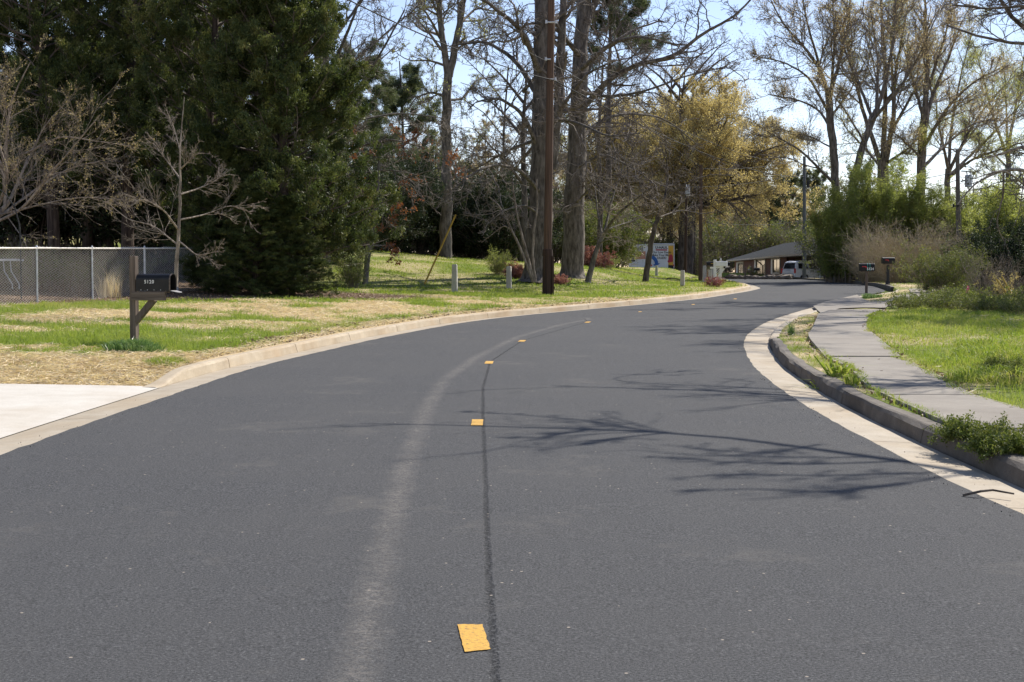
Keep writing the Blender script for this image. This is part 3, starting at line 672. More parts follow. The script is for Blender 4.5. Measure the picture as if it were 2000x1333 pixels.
for px, Y, s_, lab in [(745, 84, 1.1, 'dark evergreen shrub right of the leaning trunk'), (805, 88, 1.3, 'dark evergreen shrub left of the forked tree foot'), (850, 92, 1.35, 'dark evergreen shrub behind the yellow guy guard'),
        (915, 90, 1.15, 'dark evergreen shrub behind the first white marker post'), (965, 88, 1.25, 'dark evergreen shrub above the small yellow-green shrub'), (1010, 95, 1.1, 'dark evergreen shrub just left of the big oak'), (700, 78, 1.2, 'dark evergreen shrub in the shade right of the cedar'), (630, 64, 1.1, 'dark evergreen shrub behind the right side of the big cedar')]:
    HOL.place(gd(px, Y)-[0, 0, .1], lab, 'shrub', 'dark evergreen shrubs beyond the lawn', px, s_)
for px, Y, s_, lab in [(-20, 60, 1.5, 'far left'), (70, 58, 1.5, 'second from the left'), (160, 60, 1.5, 'left of the middle'), (250, 58, 1.45, 'behind the fence corner'), (340, 56, 1.4, 'behind the bare sapling'), (420, 52, 1.2, 'beside the big cedar')]:
    HOL.place(gd(px, Y)-[0, 0, .1], 'dark evergreen shrub under the cedars behind the fence, '+lab, 'shrub', 'evergreen shrubs in the shade under the cedars', px*1.7, s_)
LU = ['brown twiggy undergrowth shrub at the foot of the far wood', 'half-leafed green undergrowth shrub at the foot of the far wood']
for px in list(range(690, 1365, 30)):
    k = int(rb.random() < .22); (UND, UNG)[k].place(gd(px+rb.normal(0, 8), 98+rb.random()*12+(48 if px > 1200 else 0))-[0, 0, .1], LU[k], 'shrub', 'undergrowth of the far wood', px, 1.0+.5*rb.random())
for px in list(range(1360, 1660, 26)):
    k = int(rb.random() < .12); (UND, UNG)[k].place(gd(px, 196+rb.random()*10)-[0, 0, .1], LU[k], 'shrub', 'undergrowth of the far wood', px, 2.2+.8*rb.random())
for px in list(range(1480, 2120, 40)):
    k = int(rb.random() < .5); (UND, UNG)[k].place(gd(px, 112+rb.random()*12)-[0, 0, .1], LU[k], 'shrub', 'undergrowth of the far wood', px, 1.3+.6*rb.random()) if px > 1640 else None
# --- traced trees: limbs given as pixel points with their own depths, children grown in 3-D
def limbs(loc, Y, spec, rng, S=16, jit=.04):
    P = []; R = []; L = []
    for pts, r0, r1 in spec:
        w_ = np.array([at(p[0], p[1], Y+(p[2] if len(p) > 2 else 0)) for p in pts])-loc
        q, l = resample(w_, S, rng, jit*r0*2); P.append(q); L.append(l); R.append(np.linspace(r0, r1, S+1))
    return np.array(P), np.array(R), np.array(L)
def traced(name, base, Y, spec, label, seed, bark, twig, levels, trunk_n=1, leaf=None, fl=.8, buds=None, cat='tree', group=None, t0s=None):
    rng = np.random.default_rng(seed); b = gd(base, Y); b[2] -= .05; P, R, L = limbs(b, Y, spec, rng)
    tr = (P[:trunk_n], R[:trunk_n], 14); lb = (P[trunk_n:], R[trunk_n:], 8)
    parts = [tr, lb] if len(P) > trunk_n else [tr]
    Pn, Rn, Ln = (P[trunk_n:], R[trunk_n:], L[trunk_n:]) if len(P) > trunk_n else (P, R, L)
    for l_ in levels:
        l_ = dict(l_); sd = l_.pop('sides', 3); Pn, Rn, Ln = spawn(Pn, Rn, Ln, rng, **l_); parts.append((Pn, Rn, sd))
    lf_ = leaves(Pn, buds[0], buds[1], rng, buds[3] if len(buds) > 3 else .05) if buds else None
    T = Tree(name, parts, min(2, len(parts)) if len(P) > trunk_n else 1, bark, twig, lf_, M[buds[2]] if buds else None, rng, 'buds', fl)
    return T.place(b, label, cat, group)
L3 = lambda a=9, b=8, c=6, w_=.25, r=(.012, .008, .005), ang=.85, tr=.03: [
    dict(k=a, t0=.2, ang=ang, lf=.40, rf=.5, S=7, wig=w_, trop=tr, sides=5, rmin=r[0]),
    dict(k=b, t0=.12, ang=ang, lf=.48, rf=.55, S=5, wig=w_, trop=tr, sides=3, rmin=r[1]),
    dict(k=c, t0=.1, ang=ang, lf=.5, rf=.6, S=3, wig=w_, trop=0, sides=3, rmin=r[2])]
# big oak A, behind the main utility pole
traced('oak_tree', 1047, 58, [([(1047,552),(1055,480),(1058,380),(1058,250),(1060,120),(1062,0),(1066,-140)], .50, .30),
  ([(1075,330),(1092,200),(1098,60),(1105,-60)], .26, .12), ([(1056,300),(1020,220,-1),(975,190,-2),(930,200,-3)], .11, .03), ([(1058,200),(1010,120,1),(950,80,2),(880,90,3)], .13, .03),
  ([(1060,150),(1020,60,-2),(960,10,-3),(900,-30,-4)], .14, .04), ([(1060,380),(1015,330,-2),(960,320,-4),(905,350,-5),(870,390,-5)], .10, .02), ([(1058,270),(1000,290,3),(930,330,4),(880,350,5)], .09, .02),
  ([(1070,260),(1110,190,-3),(1150,140,-4),(1200,120,-5)], .10, .03), ([(1062,60),(1110,10,2),(1180,-40,4)], .12, .04), ([(1056,420),(1025,400,-2),(985,410,-3),(950,440,-4)], .06, .015), ([(1066,230),(1130,240,-4),(1190,270,-6),(1250,260,-7)],.09,.02)],
  'massive oak with a flared furrowed trunk right behind the tall brown utility pole', 401, M['bark_oak'], M['twig'], L3(11, 9, 6, .30, (.022, .014, .009)), fl=.9)
# big oak B with the long limb to the right
traced('oak_tree', 1118, 63, [([(1117,545),(1120,480),(1122,400),(1126,300),(1130,200),(1134,100),(1140,0),(1145,-120)], .50, .24),
  ([(1140,60),(1160,10),(1185,-60)], .2, .1), ([(1130,225,0),(1180,160,-1),(1240,125,-2),(1320,115,-3),(1360,70,-3),(1430,40,-4),(1475,-10,-4)], .15, .035), ([(1128,170),(1170,100,1),(1230,62,2),(1290,40,3)], .12, .03),
  ([(1130,140),(1200,80,-3),(1255,70,-4),(1320,90,-5),(1345,88,-5)], .11, .03), ([(1124,330),(1180,300,-3),(1240,330,-5),(1290,370,-6)], .08, .02), ([(1126,290),(1160,240,2),(1220,220,3),(1300,230,5),(1370,290,6)], .10, .02),
  ([(1128,250),(1100,200,-2),(1080,140,-3)], .1, .03), ([(1122,400),(1160,360,-3),(1200,350,-4),(1230,330,-4)], .06, .015), ([(1133,110),(1090,60,-3),(1040,40,-5),(990,70,-6)], .12, .03), ([(1130,180),(1190,190,-4),(1260,180,-6),(1330,150,-7),(1420,130,-8)], .09, .02)],
  'tall oak right of the utility pole, long crooked limb reaching right against the sky', 402, M['bark_oak'], M['twig_dark'], L3(11, 9, 6, .30, (.022, .014, .009)), fl=.9)
# forked tree
traced('forked_tree', 872, 80, [([(870,520),(871,420),(872,300),(872,200),(875,145)], .34, .24), ([(875,150),(866,90),(858,30),(855,-80)], .20, .12), ([(877,150),(890,90),(903,20),(915,-80)], .22, .12),
  ([(870,190),(845,180,-1),(812,190,-2),(800,210,-2)], .09, .03), ([(875,195),(905,195,1),(930,155,2),(975,150,3)], .08, .02), ([(872,130),(840,118,1),(800,120,2),(775,105,2)], .08, .02), ([(860,75),(830,20,-2),(800,10,-3)], .09, .02),
  ([(895,50),(930,15,2),(975,25,3),(1010,15,3)], .09, .02), ([(885,100),(930,75,-2),(990,60,-3)], .08, .02), ([(866,60),(850,-10),(820,-60)], .1, .03), ([(900,20),(925,-40),(960,-90)], .1, .03)],
  'tall bare tree with a straight trunk forking in two above crooked short limbs', 403, M['bark_oak'], M['twig'], L3(10, 9, 7, .25, (.018, .012, .010)), fl=.3, buds=(5500, .09, 'budgreen'))
traced('tall_trunk_tree', 634, 62, [([(630,540),(630,400),(628,250),(627,100),(626,-60),(626,-200)], .34, .30), ([(632,280),(680,200,-2),(735,120,-3),(790,20,-3)], .09, .03), ([(632,200),(690,120,2),(760,60,3),(820,10,4)], .08, .02),
  ([(630,320),(690,290,-2),(760,270,-3),(830,290,-4)], .08, .02), ([(630,180),(680,60,-1),(720,-40,-2)], .1, .03), ([(630,250),(700,235,2),(780,220,3),(860,230,4)],.07,.02), ([(628,110),(700,10,2),(760,-60,2)], .09, .03), ([(630,370),(700,340,-3),(760,330,-4),(850,350,-4)], .06, .015)],
  'straight pale trunk rising behind the big cedar, thin bare boughs sweeping right', 404, M['bark_grey'], M['twig'], L3(10, 9, 7, .2, (.016, .011, .009)), fl=.2)
# small trees on the lawn
traced('small_tree', 714, 52, [([(713,560),(716,520),(724,460),(733,400),(740,340),(745,280)], .11, .05), ([(724,460),(760,440,-1),(790,400,-2)], .04, .01), ([(728,430),(700,380,1),(690,330,1)], .04, .01), ([(735,390),(790,350,-1),(850,330,-2),(880,325,-2)], .04, .01), ([(738,360),(700,300,1),(680,250,1)], .035, .01), ([(742,310),(790,280,1),(830,260,1)], .035, .01), ([(720,480),(760,480,1),(780,500,1)], .03, .01)],
  'small leaning tree holding rusty dead leaves, right of the big cedar', 405, M['bark_grey'], M['twig'], L3(7, 6, 4, .25, (.008, .006, .004)), fl=.3, buds=(1500, .10, 'deadleaf'))
traced('multi_stem_tree', 1042, 55, [([(1042,552),(1022,500),(1000,450),(975,400),(955,385)], .06, .03), ([(1044,552),(1030,500),(1014,440),(1006,400),(1000,350)], .06, .03), ([(1046,552),(1040,500),(1042,450),(1050,410),(1048,350)], .055, .03), ([(1000,450),(985,440),(965,455),(940,475)], .03, .01)],
  'slim tree of three splayed stems at the foot of the big oak', 406, M['bark_pale'], M['bark_pale'], L3(6, 5, 4, .25, (.008, .005, .004)), trunk_n=3, fl=None)
traced('small_tree', 1150, 60, [([(1148,552),(1156,520),(1164,490),(1173,470),(1180,455)], .13, .08), ([(1178,460),(1200,425,-1),(1235,395,-2),(1275,365,-3),(1300,350,-3)], .07, .02), ([(1176,465),(1165,400,1),(1160,340,2)], .06, .02), ([(1180,455),(1195,390,1),(1215,330,2),(1225,290,2)], .06, .02), ([(1172,475),(1200,462,-2),(1240,478,-3)], .035, .01), ([(1180,450),(1240,430,2),(1290,410,3)], .04, .01)],
  'small crooked tree leaning right between the second oak and the truck', 407, M['bark_grey'], M['twig_brown'], L3(8, 7, 5, .28, (.008, .006, .005)), fl=.5)
traced('small_tree', 1262, 66, [([(1260,556),(1266,510),(1274,460),(1285,425),(1295,405)], .15, .09), ([(1290,415),(1310,380,-1),(1345,355,-2),(1390,340,-2),(1440,345,-2)], .06, .015), ([(1292,410),(1270,370,1),(1240,345,2),(1205,330,2)], .06, .015), ([(1295,405),(1305,350,1),(1300,290,1)], .06, .02), ([(1286,425),(1330,410,2),(1380,420,3),(1430,400,3)], .05, .01), ([(1280,440),(1245,420,-2),(1210,425,-3)], .04, .01), ([(1295,400),(1335,320,-1),(1365,280,-1)],.05,.01)],
  'small dark-trunked spreading tree standing in front of the box truck', 408, M['bark_dark'], M['twig_dark'], L3(9, 8, 5, .25, (.009, .007, .005)), fl=.4)
for px, Y, h_, r, lab in [(1170, 86, 430, .2, 'slim straight trunk seen right behind the second oak'), (1022, 84, 420, .26, 'dim straight trunk left of the big oak'), (1330, 146, 520, .45, 'thick trunk rising right behind the box truck'), (1350, 150, 470, .42, 'second thick trunk close right of the truck'), (1306,152,420,.42,'thick trunk rising from behind the truck roof'), (985, 100, 300, .14, 'thin trunk among the dark shrubs')]:
    rr = np.random.default_rng(int(px)); tp = [(px, 548), (px+3, 400), (px-2, 260), (px+8, 130)]
    traced('woodland_tree', px, Y, [(tp, r, .05)]+[([(px, y0), (px+sx*40, y0-50, dy), (px+sx*95, y0-80-30*rr.random(), dy*2)], r*.4, .02) for y0, sx, dy in [(400,1,2),(360,-1,-2),(310,1,-2),(270,-1,2),(220,1,1),(200,-1,1),(180,1,-2)]], lab, int(px)+9, M['bark_dark'], M['twig'], L3(8, 6, 5, .25, (.02, .014, .01)), fl=.4)
# dogwood and sapling on the left
LV_PALE = lambda a, b, c: [dict(k=a, t0=.12, ang=.6, lf=.52, rf=.38, S=7, wig=.13, trop=.05, rmin=.0045, sides=4, fall=.7), dict(k=b, t0=.15, ang=.6, lf=.45, rf=.55, S=5, wig=.15, trop=.03, rmin=.0033, fall=.7), dict(k=c, t0=.15, ang=.6, lf=.45, rf=.6, S=3, wig=.15, trop=.02, rmin=.0027)]
def dog(base, Y, spec, label, seed, buds, lv): return traced('dogwood_tree', base, Y, spec, label, seed, M['bark_pale'], M['bark_pale'], lv, buds=buds, fl=.2)
dog(-40, 36, [([(-40,560),(-30,480),(-10,430),(20,390)], .09, .05), ([(-20,440),(45,410,-1),(90,350,-1),(150,280,-2),(195,225,-2)], .045, .012), ([(20,390),(60,300,1),(90,240,1),(130,200,1)], .045, .01), ([(-10,430),(70,370,1),(130,330,2),(215,310,2)], .04, .01), ([(10,400),(10,300),(20,200),(60,120)], .05, .012), ([(-20,440),(20,350,-1),(-10,260,-1),(0,150,-1)], .05, .012), ([(50,300,1),(120,265,0),(180,275,0),(250,285,0)], .03, .008), ([(0,420),(80,400,-1),(150,385,-1),(240,390,-1)], .03, .008)],
  'bare dogwood dotted with yellow buds spreading in from the left edge above the fence', 411, (8000, .026, 'ochre', .01), LV_PALE(12, 9, 6))
dog(345, 28, [([(343,560),(346,500),(350,430),(353,360),(350,300),(358,220),(360,190)], .042, .005), ([(349,450),(320,410,-.5),(275,385,-.8),(240,340,-1)], .02, .006), ([(352,380),(385,370,.4),(420,355,.6),(445,330,.8)], .02, .006), ([(352,350),(330,320,.6),(300,280,.8)], .018, .005), ([(353,330),(385,300,-.5),(410,300,-.6)], .018, .005), ([(350,430),(400,420,.6),(450,400,.9),(490,415,1)], .018, .005), ([(348,470),(385,500,-.5),(430,490,-.7)], .016, .005), ([(353,300),(340,250,.4),(325,215,.5)], .014, .004), ([(348,480),(300,440,.5),(250,430,.8),(215,400,1)], .016, .005)],
  'bare young sapling with pale twigs behind the wooden-post mailbox', 412, None, LV_PALE(11, 8, 4))
# ochre-crowned oak
def ochre():
    rng = np.random.default_rng(421); Y = 147; b = gd(1340, Y); P, R, L = straight(5, .5, .4, rng, 8, .02)
    n = 44; a = rng.random(n)*6.283; q = np.sqrt(rng.random(n)); d = np.stack([np.cos(a)*q*.95, np.sin(a)*q*.95, .18+.9*(1-q*q)], 1)
    P1, R1 = grow(np.repeat(P[:, -1], n, 0), d, 7.6+2.2*rng.random(n), np.full(n, .2), np.full(n, .04), 9, .12, .01, rng); L1 = np.full(n, 9.)
    P2, R2, L2 = spawn(P1, R1, L1, rng, k=12, t0=.3, ang=.75, lf=.42, rf=.5, S=5, wig=.18, trop=.03, rmin=.02)
    P3, R3, L3_ = spawn(P2, R2, L2, rng, k=9, t0=.2, ang=.8, lf=.45, rf=.5, S=3, wig=.2, trop=.03, rmin=.012)
    P4, R4, L4 = spawn(P3, R3, L3_, rng, k=4, t0=.2, ang=.8, lf=.55, rf=.6, S=2, wig=.2, rmin=.01)
    T = Tree('oak_tree', [(P, R, 10), (P1, R1, 6), (P2, R2, 4), (P3, R3, 3), (P4, R4, 3)], 2, M['bark_dark'], M['twig'], leaves(P4, 250000, .115, rng, .16, .5), M['ochre'], rng, 'catkins', .3)
    T.place(b, 'broad round-topped oak glowing ochre yellow with catkins above the small white truck', 'tree', None, 0, (1.42, 1.42, 1.36))
    T.place(gd(1452, 222), 'second ochre-yellow oak, farther right above the brick house', 'tree', None, 2, (1.3, 1.3, 1.05))
    T.place(gd(1250, 152), 'third ochre-yellow oak half hidden behind the bare limbs left of the broad one', 'tree', None, 4, (1.2, 1.2, 1.22))
ochre()
# maples on the right
def maple(px, Y, base_row, spec, label, seed, bn, mat):
    traced('maple_tree', px, Y, spec, label, seed, M['bark_oak'], M['twig'], L3(13, 10, 7, .17, (.02, .014, .011), .66, .06), buds=(int(bn*1.15), .075, mat, .26), fl=.3)
maple(1634, 92, 400, [([(1636,560),(1634,400),(1628,300),(1621,240),(1618,180)], .30, .22), ([(1618,190),(1605,140,-1),(1570,90,-2),(1530,50,-2),(1500,-10,-2)], .14, .03), ([(1620,185),(1640,120,1),(1655,60,1),(1665,-30,1)], .15, .04), ([(1615,180),(1595,110,1),(1575,40,1),(1560,-40,1)], .12, .03),
   ([(1630,360),(1600,330,-2),(1560,290,-3),(1520,270,-3),(1480,245,-4)], .11, .03), ([(1622,250),(1600,215,2),(1560,195,2),(1500,185,3)], .1, .03), ([(1618,220),(1580,150,-2),(1530,120,-3),(1470,110,-3)], .1, .03), ([(1626,290),(1580,265,2),(1530,255,3)], .06, .02), ([(1622,200),(1630,80,-2),(1625,-30,-2)], .12, .03), ([(1622,230),(1660,180,3),(1690,120,4)], .09, .03)],
   'left maple of the right-hand group, straight trunk and russet budding crown', 431, 26000, 'budbrown')
maple(1662, 88, 380, [([(1655,560),(1660,385),(1672,330),(1690,270),(1712,215)], .28, .18), ([(1712,220),(1730,160),(1745,80),(1750,-30)], .15, .04), ([(1705,235),(1680,170,2),(1650,100,3),(1630,20,3)], .12, .03), ([(1700,240),(1760,170,-2),(1800,100,-3),(1830,30,-3)], .12, .03), ([(1690,280),(1640,200,-3),(1600,160,-3)], .08, .02), ([(1712,220),(1715,120,2),(1700,20,2)], .12, .03)],
   'dark maple trunk leaning right, second of the right-hand group', 432, 16000, 'budbrown')
maple(1726, 96, 360, [([(1724,560),(1725,400),(1726,340),(1725,310)], .40, .36), ([(1720,320),(1700,260),(1680,200,1),(1660,110,2),(1640,30,2)], .18, .05), ([(1725,310),(1728,230),(1730,140),(1722,40),(1720,-40)], .2, .05), ([(1730,315),(1745,240,-1),(1748,140,-1),(1770,30,-1)], .2, .05), ([(1730,320),(1775,290,-2),(1800,260,-3)], .12, .04), ([(1722,330),(1690,290,3),(1650,250,4),(1640,225,4)], .12, .03), ([(1740,260),(1790,170,2),(1830,90,3)], .12, .03), ([(1745,200),(1740,80),(1760,-40)], .12, .03)],
   'many-stemmed vase-shaped maple in the middle of the right-hand group', 433, 26000, 'budgreen')
maple(1800, 94, 350, [([(1795,560),(1797,400),(1800,300),(1806,210)], .33, .26), ([(1806,215),(1812,130),(1808,40),(1805,-40)], .2, .05), ([(1803,260),(1820,190,1),(1850,120,2),(1880,40,2)], .16, .04), ([(1802,290),(1850,210,-2),(1900,160,-3),(1960,130,-4)], .14, .03), ([(1804,230),(1780,150,2),(1760,70,3)], .13, .03), ([(1800,330),(1850,280,3),(1900,240,4),(1960,230,5)], .13, .03), ([(1800,310),(1760,270,-3),(1720,240,-3)], .09, .02), ([(1810,180),(1850,60,-2),(1860,-30,-2)], .12, .03)],
   'tall maple at the right with several upright limbs behind the bamboo', 434, 30000, 'budbrown')
maple(1900, 104, 350, [([(1845,560),(1850,400),(1852,330)], .26, .2), ([(1852,340),(1890,260),(1930,200),(1980,150)], .14, .03), ([(1852,335),(1860,230,2),(1880,130,3),(1900,60,3)], .14, .03), ([(1850,350),(1900,310,-2),(1960,290,-3),(2030,270,-4)], .12, .03), ([(1852,330),(1830,230,-2),(1825,150,-2)], .12, .03), ([(1852,345),(1920,280,3),(1990,210,4),(2040,140,5)], .12, .03)],
   'rightmost maple, low spreading limbs with pale green buds above the pole transformer', 435, 30000, 'budgreen')
maple(1960, 118, 350, [([(1975,560),(1972,400),(1968,300)], .28, .2), ([(1968,310),(1940,230),(1920,150),(1900,80)], .14, .03), ([(1968,300),(1985,200),(2000,110),(2010,40)], .14, .03), ([(1970,330),(1920,280,2),(1880,260,3)], .1, .03), ([(1968,300),(1965,200,3),(1960,100,3)], .12, .03)],
   'farther maple at the right edge veiled in yellow-green buds', 436, 26000, 'budgreen')
# --- overhanging tree right of the frame: its limbs throw the shadows on the road
def overhang():
    rng = np.random.default_rng(441); k = np.array(sd); k = np.array([k[0]/k[2], k[1]/k[2], 1.0])
    b = np.array([13.5, 18.9, float(terr(13.5, 18.9))-.05])
    def lift(pts, h0, h1):
        G = [gr(*p) for p in pts]; return [list(q+k*(h0+(h1-h0)*i/max(1, len(G)-1))) for i, q in enumerate(G)]
    def cam_(pts): return [list(at(*p)) for p in pts]
    A = [([[13.5,18.9,b[2]],[13.5,18.9,2.5],[13.7,18.9,5],[14.2,19,8],[14.8,19,11]], .26, .16)]
    A.append(([[13.6,18.9,4.4],[11.4,17.6,7.0]]+lift([(1880,950),(1760,905),(1600,872),(1440,858),(1290,848),(1150,842),(1040,838),(860,832),(700,830)], 7.2, 6.6), .10, .010))
    A.append(([[13.8,18.9,5.6],[10.8,20.5,7.8]]+lift([(1700,790),(1540,775),(1400,765),(1250,760),(1080,758)], 7.9, 7.5), .11, .01))
    for pts_ in ([(1760,905),(1560,912),(1400,905),(1270,897)], [(1780,928),(1600,935),(1440,930),(1300,938)], [(1770,950),(1600,968),(1450,958),(1340,965)], [(1290,850),(1180,862),(1090,880),(1010,875)], [(1290,850),(1150,825),(1000,812),(900,808)], [(1600,872),(1500,890),(1400,885),(1290,872)], [(1150,842),(1050,860),(960,858)]):
        A.append((lift(pts_, 7.1, 6.8), .026, .007))
    A.append(([[13.6,18.8,3.4],[10.2,18.2,4.5]]+cam_([(2060,95,18),(2000,85,18),(1910,90,18.2),(1890,70,18.4),(1850,50,18.8)]), .07, .012))
    A.append(([[13.6,18.9,3.8],[10.4,18.9,4.8]]+cam_([(2080,20,19),(1990,10,19),(1930,25,19.3),(1860,10,19.6)]), .06, .012))
    A.append(([[10.8,20.5,7.8]]+cam_([(1720,-120,22),(1690,-20,22),(1665,20,22),(1690,70,22)]), .03, .006))
    P = []; R = []; L = []
    for pts, r0, r1 in A:
        q, l = resample(np.array(pts, float)-b, 16, rng, r0*.25); P.append(q); L.append(l); R.append(np.linspace(r0, r1, 17))
    P, R, L = np.array(P), np.array(R), np.array(L)
    P1, R1, L1 = spawn(P[1:], R[1:], L[1:], rng, k=15, t0=.1, ang=.6, lf=.17, rf=.5, S=6, wig=.22, trop=.02, rmin=.007, out=.2)
    P2, R2, L2 = spawn(P1, R1, L1, rng, k=7, t0=.15, ang=.7, lf=.5, rf=.6, S=4, wig=.18, trop=.0, rmin=.006)
    P3, R3, L3_ = spawn(P2, R2, L2, rng, k=4, t0=.15, ang=.75, lf=.5, rf=.6, S=3, wig=.25, trop=.0, rmin=.0035)
    Tree('overhanging_tree', [(P[:1], R[:1], 12), (P[1:], R[1:], 8), (P1, R1, 5), (P2, R2, 3), (P3, R3, 3)], 2, M['bark_dark'], M['twig_dark'], None, None, rng, fl=.4).place(b, 'tree beyond the right edge, dark crooked limbs hanging into the top right corner', 'tree')
overhang()
# second tree beyond the right edge; it shades the bend
BG2 = gen_bare(104, 17, .3, LV_OAK[1:2]+LV_BG[1:], M['bark_dark'], M['twig_dark'], 14, 0, None, .3, ang=.95, lf=.5)
BG2.place(gd(2130, 53), 'second tree beyond the right edge, shading the bend of the road', 'tree', None, 1.2, 1.0)
BG2.place(gd(2170, 42), 'third tree beyond the right edge, tips of its boughs at the top right', 'tree', None, 3.9, .9)
def myrtle():
    spec = [([(2080,640),(2070,480),(2050,360),(2030,320)], .07, .05), ([(2040,335),(2000,285,0),(1960,300,.3),(1925,310,.5)], .03, .008), ([(2045,350),(1990,330,-.4),(1950,335,-.6),(1900,360,-.8),(1870,400,-.8)], .028, .006), ([(2040,340),(2000,370,.4),(1975,350,.6)], .02, .006), ([(1960,335,-.4),(1960,380,-.3),(1945,440,-.3),(1960,470,-.2)], .015, .004), ([(2060,420),(2000,360,-.5),(1960,330,-.8),(1900,350,-1)], .02, .005)]
    traced('crape_myrtle', 2080, 17, spec, 'bare crape myrtle with dark seed heads poking in at the right edge', 451, M['bark_pale'], M['twig_dark'], L3(6, 5, 3, .3, (.005, .0035, .0025), .8, .02)[:2], buds=(500, .028, 'holly', .02), fl=None)
myrtle()
# --- bamboo, brown brush and other plants on the right
def bamboo(seed, rx, h, n, leafn):
    rng = np.random.default_rng(seed); a = rng.random(n)*6.283; q = np.sqrt(rng.random(n))*rx
    st = np.stack([np.cos(a)*q, np.sin(a)*q, 0*a], 1); d = np.stack([np.cos(a)*q*.07, np.sin(a)*q*.07, 1+0*a], 1)+rng.normal(0, .05, (n, 3))
    L = h*(.6+.45*rng.random(n)); P, R = grow(st, d, L, np.full(n, .02), np.full(n, .006), 9, .045, -.012, rng)
    P[:, :, 2] -= 0; P1, R1, L1 = spawn(P, R, L, rng, k=22, t0=.12, t1=1, ang=.85, lf=.15, rf=.4, S=3, wig=.15, trop=.1, rmin=.004, fall=.4)
    V, Q = cat_parts([tubes(P, R, 4), tubes(P1, R1, 3)])
    m = rng.integers(0, len(P1), leafn); t = rng.random(leafn)*3; j = np.minimum(t.astype(int), 2); u = (t-j)[:, None]
    c = P1[m, j]*(1-u)+P1[m, j+1]*u+rng.standard_normal((leafn, 3))*.09
    tn = nrm(P1[m, 3]-P1[m, 0])+rng.standard_normal((leafn, 3))*.5-np.array([0, 0, .45])
    V2, Q2, ti = diamonds(c, tn, .19*(.6+.7*rng.random(leafn)), .2, rng)
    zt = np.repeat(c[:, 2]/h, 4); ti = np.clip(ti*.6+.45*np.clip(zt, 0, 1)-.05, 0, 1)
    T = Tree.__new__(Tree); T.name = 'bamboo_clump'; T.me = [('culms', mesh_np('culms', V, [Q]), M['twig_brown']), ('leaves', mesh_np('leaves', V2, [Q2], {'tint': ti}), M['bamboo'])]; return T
BB = [bamboo(501, 1.5, 7.0, 70, 70000), bamboo(502, 1.7, 6.0, 75, 70000)]
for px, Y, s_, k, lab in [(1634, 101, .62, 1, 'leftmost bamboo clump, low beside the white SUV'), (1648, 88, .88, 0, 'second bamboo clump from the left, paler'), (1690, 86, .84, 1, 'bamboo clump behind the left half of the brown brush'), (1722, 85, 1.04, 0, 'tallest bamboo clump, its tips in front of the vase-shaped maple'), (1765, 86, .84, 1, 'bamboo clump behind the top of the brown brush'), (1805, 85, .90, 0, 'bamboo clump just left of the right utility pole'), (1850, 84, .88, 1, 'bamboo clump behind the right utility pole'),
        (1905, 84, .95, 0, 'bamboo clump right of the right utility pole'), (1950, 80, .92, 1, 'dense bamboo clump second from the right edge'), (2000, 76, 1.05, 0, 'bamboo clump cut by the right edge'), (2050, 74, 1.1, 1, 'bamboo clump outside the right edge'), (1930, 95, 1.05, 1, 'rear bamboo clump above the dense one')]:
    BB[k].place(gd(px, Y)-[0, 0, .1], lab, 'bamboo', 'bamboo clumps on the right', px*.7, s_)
for px, Y, s_, lab in [(1895, 80, .95, 'dark evergreen under the bamboo just right of the transformer pole'), (1945, 77, 1.05, 'dark evergreen under the bamboo above the bare thickets'), (2000, 72, 1.1, 'dark evergreen under the bamboo at the right edge')]:
    HOL.place(gd(px, Y)-[0, 0, .1], lab, 'shrub', 'dark evergreens under the right-hand bamboo', px, s_)
BR = bush('brown_brush', 511, 2.8, 2.4, 3.5, 420, 3000, .07, M['bamboo'], M['brush'], .3, (7, 3), jit=.06, r0=.012, shape=1.15, wig=.12, S=7)
BR.place(gd(1768, 76)-[0, 0, .1], 'big dome of leafless straw-brown brush behind the two roadside mailboxes', 'shrub', None, 0, (1.0, .9, .98))
BR.place(gd(1700, 80)-[0, 0, .1], 'lower leafless brush between the dome of brush and the bamboo', 'shrub', None, 2, (.4, .5, .8))
DK = bush('dark_brush', 512, 1.6, 1.4, 4.2, 130, 9000, .09, M['holly'], M['twig_dark'], .4, (7, 4), jit=.08, r0=.014, shape=.8)
for i, (px, Y, s_, lab) in enumerate([(1632, 94, 1.0, 'dark brush right of the white SUV'), (1660, 92, 1.1, 'dark brush behind the low bamboo'), (1622, 104, .6, 'low dark brush hiding the front of the SUV')]): DK.place(gd(px, Y)-[0, 0, .1], lab, 'shrub', None, i, s_)
WI = bush('leafy_shrub', 513, 1.1, 1.0, 1.7, 90, 16000, .06, M['shrubgreen'], M['twig_brown'], .35, (6, 4), jit=.05, r0=.008)
WI.place(gd(1835, 52)-[0, 0, .05], 'light green willowy shrub between the brown brush and the right pole', 'shrub', None, 0, 1.0)
WI.place(gd(1868, 58)-[0, 0, .05], 'yellow-green shrub at the foot of the right utility pole', 'shrub', None, 2, .9)
WEED = bush('weed_clump', 514, .5, .5, .45, 60, 2600, .035, M['shrubgreen'], M['twig_brown'], .5, (4, 3), jit=.03, r0=.003)
WEL = ['nearest the walkway bend', 'left of the pink stake', 'behind the right lawn', 'below the willowy shrub', 'at the left end of the weeds', 'right of the pink stake', 'beside the yellow guy guards', 'at the far right of the lawn edge', 'under the right pole', 'low beside the forsythia', 'in front of the brush pile', 'at the right picture edge']
for i, (px, py, s_) in enumerate([(1755,603,1.0),(1870,606,.95),(1835,607,1.1),(1812,600,1.1),(1775,606,.8),(1905,611,.9),(1930,612,1.0),(1985,616,.9),(1850,600,1.2),(1960,611,1.1),(1890,596,1.3),(1998,606,1.4)]):
    WEED.place(gp(px, py), 'low leafy weed clump '+WEL[i], 'weeds', None, i, s_)
